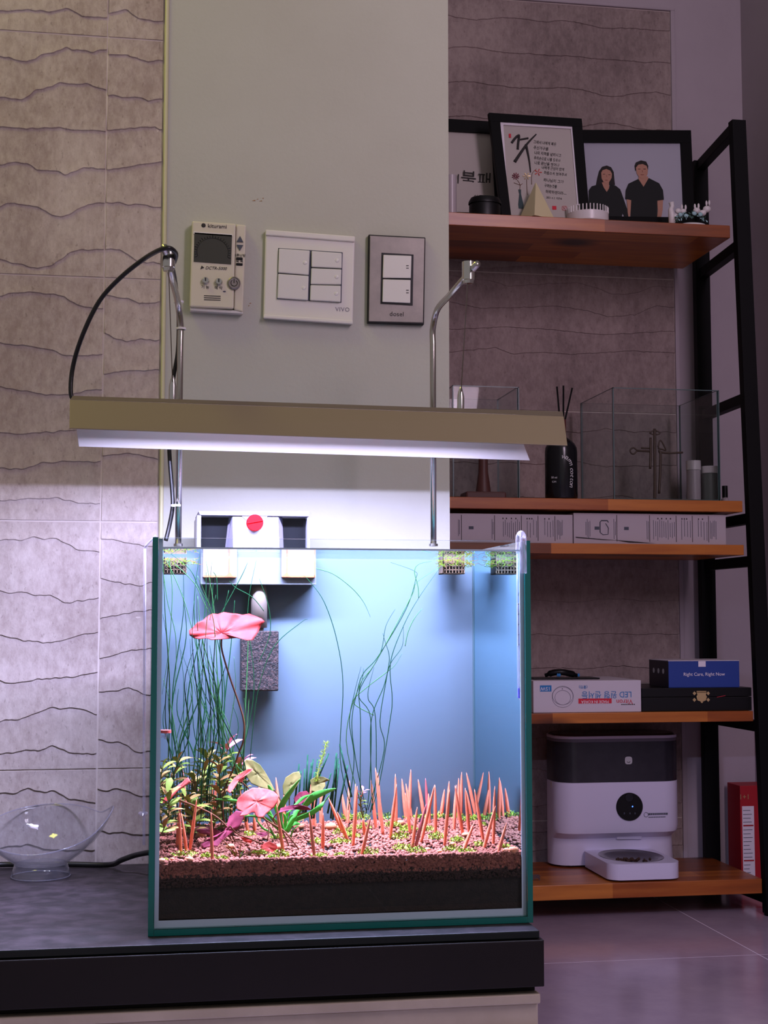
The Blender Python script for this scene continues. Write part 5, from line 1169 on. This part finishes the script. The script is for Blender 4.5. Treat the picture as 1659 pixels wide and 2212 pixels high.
# jars to the right, behind the glass
yj = 3.0
def jar(px0, px1, pyt, pyl, label, mb_, ml, name='jar'):
    x0, x1 = X(px0,1070,yj), X(px1,1070,yj); r = (x1-x0)/2; zt_, zl_ = Z(px0, pyt, yj), Z(px0, pyl, yj); t = thing(name, ((x0+x1)/2, yj, zin), label, 'jar')
    b_ = zin if px1 < 1562 else z2
    MB().lathe([(.0001,0),(r*.95,0),(r*.95,zl_-b_-.002),(.0001,zl_-b_-.002)], ((x0+x1)/2, yj, b_), 28).build('body', mb_, t, smooth='auto'); MB().lathe([(r,0),(r,zt_-zl_),(.0001,zt_-zl_)], ((x0+x1)/2, yj, zl_-.0015), 28).build('lid', ml, t, smooth='auto')
M['greyjar'] = mat('grey_green_jar', (96,104,98), .4)
jar(1517, 1551, 1006, 1021, 'grey-green jar with white lid behind the large glass tank, right one', 'greyjar', 'ceramic')
jar(1484, 1514, 994, 1014, 'clear jar with white lid behind the large glass tank, left one', 'candle', 'ceramic')
x0 = X(1566,1070,3.0); dr = thing('dropper_bottle', (x0, 3.0, z2), 'tiny clear bottle with black cap right of the large glass tank', 'bottle')
MB().lathe([(.0001,0),(.0085,0),(.0085,.020),(.005,.024),(.0001,.024)], (x0, 3.0, z2), 20).build('bottle', 'candle', dr, smooth='auto'); MB().lathe([(.0062,0),(.0062,.026),(.0001,.026)], (x0, 3.0, z2+.0243), 16).build('cap', 'black', dr, smooth='auto')

# ---- two long cartons on the third board
z3 = bz[2][1]+.0004; yq = 2.815
def carton(px0, px1, label, variant):
    x0, x1 = X(px0,1140,yq), X(px1,1140,yq); top_ = Z(px1, 1112, yq); t = thing('long_carton', ((x0+x1)/2, yq+.04, z3), label, 'box', 'long printed cartons')
    MB().box(x0, x1-.0008, yq, yq+.09, z3, top_).build('carton', 'boxg', t, bevel=.0008)
    H_ = top_-z3; yl = yq-.0004
    def vbar(px, w=1.2, a=.08, b=.95, m='ink'): x = X(px,1140,yq); MB().box(x-px2w(w/2,yq), x+px2w(w/2,yq), yl-.0002, yl+.0002, z3+H_*a, z3+H_*b).build('printed_line', m, t)
    for p in variant['sep']: vbar(p)
    for a, b, n in variant['cols']:
        for k in range(n): vbar(a+(b-a)*k/max(1, n-1), .9, rnd.uniform(.12,.3), rnd.uniform(.7,.82), 'inkblue')
    for p in variant['dots']: x = X(p,1140,yq); MB().box(x-.001, x+.001, yl-.0002, yl+.0002, z3+H_*.82, z3+H_*.87).build('printed_dot', 'ink', t)
    for p in variant['plug']:
        x = X(p,1140,yq); MB().box(x-.005, x+.005, yl-.0002, yl+.0002, z3+H_*.46, z3+H_*.56).build('printed_icon', 'inkblue', t)
    return t, H_, yl
o975 = lambda a: a/2.5136+960
v1 = dict(sep=[o975(v) for v in (92,272,418,508,600)], cols=[(o975(76),o975(82),2),(o975(258),o975(264),2),(o975(320),o975(408),9),(o975(450),o975(500),4),(o975(545),o975(590),4),(o975(612),o975(640),5)], dots=[o975(v) for v in (318,337,364,388,449,462,475,545,568)], plug=[o975(145)])
ca, H_, yl = carton(940, 1238, 'left long white printed carton on the third board', v1)
v2 = dict(sep=[o975(v) for v in (936,1114,1258,1346,1434)], cols=[(o975(768),o975(790),4),(o975(920),o975(928),2),(o975(1100),o975(1108),2),(o975(1135),o975(1248),11),(o975(1288),o975(1335),4),(o975(1378),o975(1425),4),(o975(1444),o975(1474),5)], dots=[o975(v) for v in (1160,1180,1205,1228,1290,1303,1316,1380,1402)], plug=[o975(828), o975(988)])
cb_, H_, yl = carton(1239, 1569, 'right long white printed carton on the third board, with a drawn pump diagram', v2)
P = [Vector((X(o975(x), 1140, yq), yl-.0004, Z(1250, 1090+y/2.5136, yq))) for x, y in ((845,150),(845,95),(852,85),(885,85),(890,95))]; MB().tube(P, .0011, 5).build('printed_diagram', 'inkblue', cb_)
P = [Vector((X(o975(x), 1140, yq), yl-.0004, Z(1250, 1090+y/2.5136, yq))) for x, y in ((845,150),(860,162),(888,160),(890,125),(875,100))]; MB().tube(P, .0008, 5).build('printed_diagram', 'inkblue', cb_)
for pts in (((710,175),(930,192),(860,190),(715,180)), ((925,190),(1140,206),(1000,203))):
    MB().prism([Vector((X(o975(x), 1140, yq), yl-.0004, max(z3+.0003, Z(1250, 1090+y/2.5136, yq)))) for x, y in pts], (0,-.0006,0)).build('torn_edge', 'black', cb_)

# ---- fourth board
z4 = bz[3][1]+.0004; y4 = 2.81
c5b = lambda a, b: (a/3.1965+1140, b/3.1965+1380)
def p5(a, b, Y=None): return at(*c5b(a, b), y4-.0005 if Y is None else Y)
x0, x1 = X(1152,1500,y4), X(1385,1500,y4); lb = thing('lamp_carton', ((x0+x1)/2, y4+.09, z4), 'white LED lamp carton lying upside down on the fourth board', 'box')
MB().box(x0, x1, y4, y4+.20, z4, Z(1270,1470,y4)).build('carton', 'boxw', lb, bevel=.001)
def up(s_, a, b, sz, m, w=None, lift=.0006, **k): return text(s_, p5(a, b, y4-lift), sz, m, lb, rot=math.pi, **k)
up('LED 원형 센서등', 545, 383, .0168, 'pblue').scale = (.93,1,1)
up('(물린)', 383, 332, .0075, 'pblue'); up('Vitron', 668, 433, .0135, 'pred')
MB().box(p5(350,434).x, p5(580,434).x, y4-.0006, y4-.0002, p5(0,451).z, p5(0,416).z).build('red_label', 'pred', lb, bevel=.0003); up('MADE IN KOREA', 465, 434, .0082, 'paperw', lift=.0009).scale = (.95,1,1)
MB().box(p5(82,0).x, p5(161,0).x, y4-.0006, y4-.0002, p5(0,365).z, p5(0,322).z).build('blue_label', 'pblue', lb, bevel=.0003); up('15W', 122, 344, .0105, 'paperw', lift=.0009)
for k in range(7): MB().box(p5(640+14*k,0).x, p5(650+14*k,0).x, y4-.0006, y4-.0002, p5(0,463).z, p5(0,457).z).build('fine_print', 'ink', lb)
cc_ = p5(242, 400, y4-.0006)
for rx, rz, oy in ((.0225,.0215,0),(.0215,.018,.002),(.0165,.0145,-.0015)):
    MB().tube([cc_+Vector((rx*math.cos(2*math.pi*k/40), 0, rz*math.sin(2*math.pi*k/40)+oy)) for k in range(41)], .00028, 4, False).build('printed_ring', 'filterl', lb)
MB().ball(p5(239,345,y4-.0006), .001, 6).build('printed_dot', 'ink', lb)
# small black band on the lamp carton
zc = Z(1270,1470,y4)+.0004
wbd = thing('wrist_band', (X(1215,1455,2.87), 2.87, zc), 'small black band with blue dots lying on the lamp carton', 'band')
P = smooth_path([at(1178,1453,2.88), at(1195,1447,2.87), at(1215,1446,2.865), at(1232,1449,2.87), at(1246,1453,2.875)], 5); mb = MB()
k = 2.87/F_PX; mb.tube(P, [7*k*(1 if 2 < i < len(P)-3 else .6) for i in range(len(P))], 8); ob = mb.build('band', 'black', wbd, smooth=True)
zmin = min(v.z for v in mb.v); 
for x in (1205, 1209, 1250): MB().ball(at(x, 1452, 2.853), 2.8*k, 8, 1, .5, 1.4).build('blue_mark', 'pblue', wbd, smooth=True)
tagp(MB().box(X(1152,1468,2.86), X(1296,1468,2.86), 2.86, 2.93, zc, zc+.003).build('black_strip', 'black', bevel=.001), 'thin flat black strip under the wrist band on the lamp carton', 'strip')
wbd.location.z = zc+.0035+(wbd.location.z-zmin)
# black case and gold clasp
x0, x1 = X(1387,1500,y4+.006), X(1626,1500,y4+.006); kc_ = thing('black_wooden_case', ((x0+x1)/2, y4+.09, z4), 'flat black case with a gold clasp under the blue box', 'case')
zk = Z(1500,1486,y4+.006); xk1 = min(x1, xat(z4, fb, ft)-.017)
MB().box(x0, xk1, y4+.006, y4+.22, z4, z4+(zk-z4)*.6).build('body', 'black', kc_, bevel=.001); MB().box(x0, xk1, y4+.006, y4+.22, z4+(zk-z4)*.6+.0008, zk).build('lid', 'black', kc_, bevel=.001)
cl = kc_; yc_ = y4+.0055
mb = MB().prism([p5(*p, yc_) for p in [(1165,372),(1232,372),(1228,388),(1236,398),(1228,425),(1210,432),(1205,443),(1197,443),(1190,432),(1170,425),(1163,398),(1170,388)]], (0,-.002,0))
mb.build('clasp', 'brass', kc_, bevel=.0004)
for x, y in ((1150,376),(1245,376),(1150,421),(1245,421)): MB().prism([p5(x+dx_, y+dy_, yc_) for dx_, dy_ in ((-12,0),(0,-14),(12,0),(0,14))], (0,-.001,0)).build('clasp_corner', 'brass', kc_)
MB().tube([p5(1165,365,yc_-.001), p5(1232,365,yc_-.001)], .0016, 6).build('clasp_pin', 'brass', kc_)
MB().tube([p5(1305,403,yc_), p5(1340,397,yc_), p5(1365,392,yc_)], .0006, 5).build('red_thread', 'pred', kc_)
# blue box
ybx = y4+.012; x0, x1 = X(1444,1450,ybx), X(1597,1450,ybx); zbx = zk+.0004; zbt = Z(1520,1427,ybx)
bb2 = thing('blue_box', ((x0+x1)/2, ybx+.06, zbx), 'blue carton lettered Right Care, Right Now on the black case', 'box')
MB().box(x0, x1, ybx, ybx+.115, zbx, zbt-.001, [0,0,0,0,0,1]).build('carton', ['bluebox','navy'], bb2, bevel=.0005)
MB().box(x0-.0005, x1+.0005, ybx-.0004, ybx+.116, zbt-.0009, zbt+.0006).build('lid', 'boxw', bb2, bevel=.0003)
text('Right Care, Right Now', p5(1218,245,ybx-.0006), .0098, 'paperw', bb2, ex=.0003)
MB().box(p5(1174,0,ybx).x, p5(1225,0,ybx).x, ybx-.0009, ybx-.0003, p5(0,200,ybx).z, zbt-.0012).build('seal', 'paperw', bb2, bevel=.0003)
for k in range(3): MB().lathe([(.0001,.0),(.0055,.0)], (x0-.0003, ybx+.03+.028*k, zbx+.033), 14, axis='x').build('oval_mark', 'labelw', bb2, solid=.0003)

# ---- pet feeder on the bottom board
z5 = bz[4][1]+.0004; YFd = 2.955
def rrect(x0, x1, y0, y1, z, r, n=8):
    out = []
    for (cx_, cy_, a0) in ((x1-r, y0+r, -90), (x1-r, y1-r, 0), (x0+r, y1-r, 90), (x0+r, y0+r, 180)):
        for k in range(n+1):
            a = R(a0+90*k/n); out.append((cx_+r*math.cos(a), cy_+r*math.sin(a), z))
    return out
fx0, fx1 = X(1206,1750,YFd), X(1477,1750,YFd); fy0, fy1 = YFd, YFd+.125; fr = .045
pf = thing('pet_feeder', ((fx0+fx1)/2, (fy0+fy1)/2, z5), 'white automatic pet feeder with dark hopper and round camera on the bottom board', 'pet feeder')
def fzp(py): return Z(1330, py, YFd)
def loft(secs, m, nm, capb=True, capt=True, par=pf, lb=None):
    mb = MB(); n = len(secs[0]); mb.grid(secs, True)
    if capb: mb.poly(secs[0])
    if capt: mb.poly(secs[-1])
    return mb.build(nm, m, par, smooth='auto', label=lb)
zz = [z5+.004, fzp(1815), fzp(1800), fzp(1789), fzp(1690)]
inn = .032
S0 = rrect(fx0, fx1-.001, fy0+inn, fy1, zz[0], fr); S0b = rrect(fx0-.0, fx1, fy0+inn, fy1, zz[0]+.006, fr)
S1 = rrect(fx0, fx1-.002, fy0+inn, fy1, zz[1], fr); S2 = rrect(fx0, fx1-.001, fy0+.003, fy1, zz[2], fr); S3 = rrect(fx0, fx1, fy0, fy1, zz[3], fr); S4 = rrect(fx0, fx1, fy0, fy1, zz[4], fr)
loft([S0, S0b, S1, S2, S3, S4], 'feedw', 'body')
loft([rrect(fx0+.0005, fx1-.0005, fy0+.0005, fy1, fzp(1690)+.0004, fr), rrect(fx0, fx1, fy0, fy1, fzp(1603), fr)], 'feedd', 'hopper', lb='dark translucent hopper')
loft([rrect(fx0, fx1, fy0, fy1, fzp(1603)+.0004, fr), rrect(fx0, fx1, fy0, fy1, fzp(1596), fr)], 'filterl', 'rim')
loft([rrect(fx0, fx1, fy0-.001, fy1, fzp(1596)+.0003, fr), rrect(fx0, fx1, fy0, fy1, fzp(1590), fr)], 'feedw', 'lid_edge')
loft([rrect(fx0+.003, fx1-.003, fy0+.003, fy1-.003, fzp(1590)+.0003, fr), rrect(fx0+.006, fx1-.006, fy0+.006, fy1-.006, fzp(1586), fr)], 'feedtop', 'lid')
c9 = lambda a, b: (a/5.53+1200, b/5.53+1560)
yy = YFd-.0008
cc9 = at(*c9(883,1010), yy); cr_ = px2w(170/5.53, yy)
cm = MB().lathe([(.0001,.003),(cr_*.96,.003),(cr_,.0015),(cr_,-.001)], cc9, 48, axis='y').build('camera_panel', 'black', pf, smooth='auto')
MB().ball(at(*c9(920,1008), yy-.0035), .0016, 8, 1, .4, 1).build('blue_light', 'bluelight', cm, smooth=True); MB().lathe([(.0001,.001),(.009,.001),(.010,0)], at(*c9(880,900), yy-.003), 24, axis='y').build('lens', 'smoke', cm, smooth='auto')
for x in (822, 890, 950): MB().ball(at(*c9(x,1090), yy-.0033), .0018, 6, 1, .3, 1.4).build('icon', 'inkblue', cm)
lg = at(*c9(872,457), yy); r_ = px2w(47/5.53, yy)
MB().prism([lg+Vector((r_*math.copysign(abs(math.cos(2*math.pi*k/28))**.6, math.cos(2*math.pi*k/28)), 0, r_*math.copysign(abs(math.sin(2*math.pi*k/28))**.6, math.sin(2*math.pi*k/28)))) for k in range(28)], (0,-.0006,0)).build('emblem', 'labelw', pf)
MB().tube([lg+Vector((.0035*math.cos(R(a)), -.0008, -.001+.0035*math.sin(R(a)))) for a in range(200, 341, 20)], .0007, 5).build('emblem_smile', 'ink', pf)
for (a, b, y0_, y1_) in ((1112,1345,1082,1110),(1112,1318,1126,1140)):
    p, q = at(*c9(a, y1_), yy), at(*c9(b, y0_), yy)
    for k in range(10): MB().box(p.x+(q.x-p.x)*k/10, p.x+(q.x-p.x)*(k+.75)/10, yy-.0002, yy+.0004, p.z, q.z).build('fine_print', 'inkblue', pf)
MB().lathe([(.0052,.0003),(.0045,.0003)], at(*c9(1082,1105), yy), 20, axis='y').build('printed_ring', 'inkblue', pf, solid=.0002); 
zp = fzp(1800); yp = fy0+inn
sh_ = [at(*c9(*p), yp-.001) for p in [(722,1398),(728,1330),(745,1295),(780,1285),(1000,1285),(1028,1300),(1022,1395)]]; MB().prism(sh_, (0,-.005,0)).build('chute', 'feedw', pf, bevel=.0015)
sh2 = [at(*c9(*p), yp-.0065) for p in [(745,1335),(750,1302),(790,1292),(1000,1292),(1020,1302),(1016,1335)]]; MB().prism(sh2, (0,-.0006,0)).build('chute_opening', 'filterl', pf)
for dx_ in (.03, -.03):
    x = (fx0+.0 if dx_ > 0 else fx1)+dx_; MB().lathe([(.0001,0),(.009,0),(.009,.0042)], (x, fy0+inn+.03, z5), 14).build('foot', 'ceramic', pf)
MB().lathe([(.0001,.0004),(.0075,.0004)], (fx0-.0002, fy0+.052, fzp(1698)), 16, axis='x').build('side_button', 'ceramic', pf, solid=.0008)
# bowl tray
ty0 = 2.806-.0; tx0, tx1 = X(1318,1900,ty0), X(1475,1900,ty0); tzt = z5+.0405; ty1 = fy0+inn-.0008+.0
tr_ = pf
ty1 = YFd+inn+.010; dep = ty1-ty0
ro, zo = (tx1-tx0)/2, z5+.003
tz = Z(1380, 1866, ty0)
def dens(r):
    out = []
    for i, p in enumerate(r):
        q = r[(i+1) % len(r)]; d = math.dist(p, q); k = max(1, int(d/.006))
        out += [tuple(p[j]+(q[j]-p[j])*t/k for j in range(3)) for t in range(k)]
    return out
outer = rrect(tx0, tx1, ty0, ty1, z5+.0035, .028); outer2 = rrect(tx0, tx1, ty0, ty1, tz, .028)
mb = MB(); mb.grid([rrect(tx0+.001, tx1-.001, ty0+.001, ty1, z5+.0032, .028), outer, outer2], True); mb.poly(outer)
outer2 = dens(outer2)
cxb, cyb = (tx0+tx1)/2, (ty0+ty1)/2; rx, ry = (tx1-tx0)/2*.86, dep/2*.86
n = len(outer2); ring = []
for p in outer2:
    a = math.atan2((p[1]-cyb)/dep, (p[0]-cxb)/(tx1-tx0)); ring.append((cxb+rx*math.cos(a), cyb+ry*math.sin(a), tz+.0003))
mb.grid([outer2, ring], True); mb.build('bowl_tray', 'feedw', pf, smooth='auto')
mb = MB(); rows = []
for s_, h in ((1,.0006),(.985,.0012),(.93,-.005),(.8,-.014),(.55,-.020),(.02,-.022)):
    rows.append([(cxb+(p[0]-cxb)*s_, cyb+(p[1]-cyb)*s_, tz+h) for p in ring])
mb.grid(rows, True); mb.build('steel_bowl', 'steel', pf, smooth=True)
pts = [(cxb+rnd.gauss(-.006,.022), cyb+rnd.gauss(0,.007), tz-.018+rnd.uniform(0,.013)) for _ in range(60)]
kb = pellets(pts, [rnd.uniform(.0028,.0042) for _ in pts], 'kibble', 'kibble', None); tagp(kb, 'brown kibble heaped in the steel bowl of the pet feeder', 'pet food')

# ---- red box standing on the floor at the far right
yr_ = 3.02
x0, x1 = X(1601,1850,yr_), X(1690,1850,yr_); zr1 = Z(1620,1697,yr_)
rx_ = thing('red_box', ((x0+x1)/2, yr_+.03, 0), 'tall red carton with white text panel on the floor behind the shelf post', 'box')
MB().box(x0, x1, yr_, yr_+.07, .0005, zr1).build('carton', 'redbox', rx_, bevel=.001)
MB().box(x0+.004, x0+.032, yr_-.0006, yr_-.0001, .03, zr1-.045).build('text_panel', 'paperw', rx_, bevel=.0003)
for k in range(22): 
    z = zr1-.055-k*.0085
    if k in (4, 13): MB().box(x0+.006, x0+.030, yr_-.0009, yr_-.0006, z, z+.003).build('printed_line', 'redbox', rx_)
    else: MB().box(x0+.006, x0+.006+rnd.uniform(.012,.022), yr_-.0009, yr_-.0006, z, z+.0012).build('printed_line', 'inkblue', rx_)
text('1+1', (x0+.010, yr_-.0008, zr1-.025), .016, 'brass', rx_)
# small wire item peeping out by the aquarium on the bottom board
mb = MB(); q = at(1160, 1872, 2.85)
for k in range(4): mb.tube(smooth_path([q+Vector((-.012, 0, .002+.003*k)), q+Vector((0, 0, .006+.002*k)), q+Vector((.006, 0, .001+.003*k))], 4), .0008, 5)
dzz = z5+.0004-min(v.z for v in mb.v)
for v in mb.v: v.z += dzz
tagp(mb.build('wire_coil', 'inkblue'), 'small coil of pale wires behind the aquarium edge on the bottom board', 'wire')
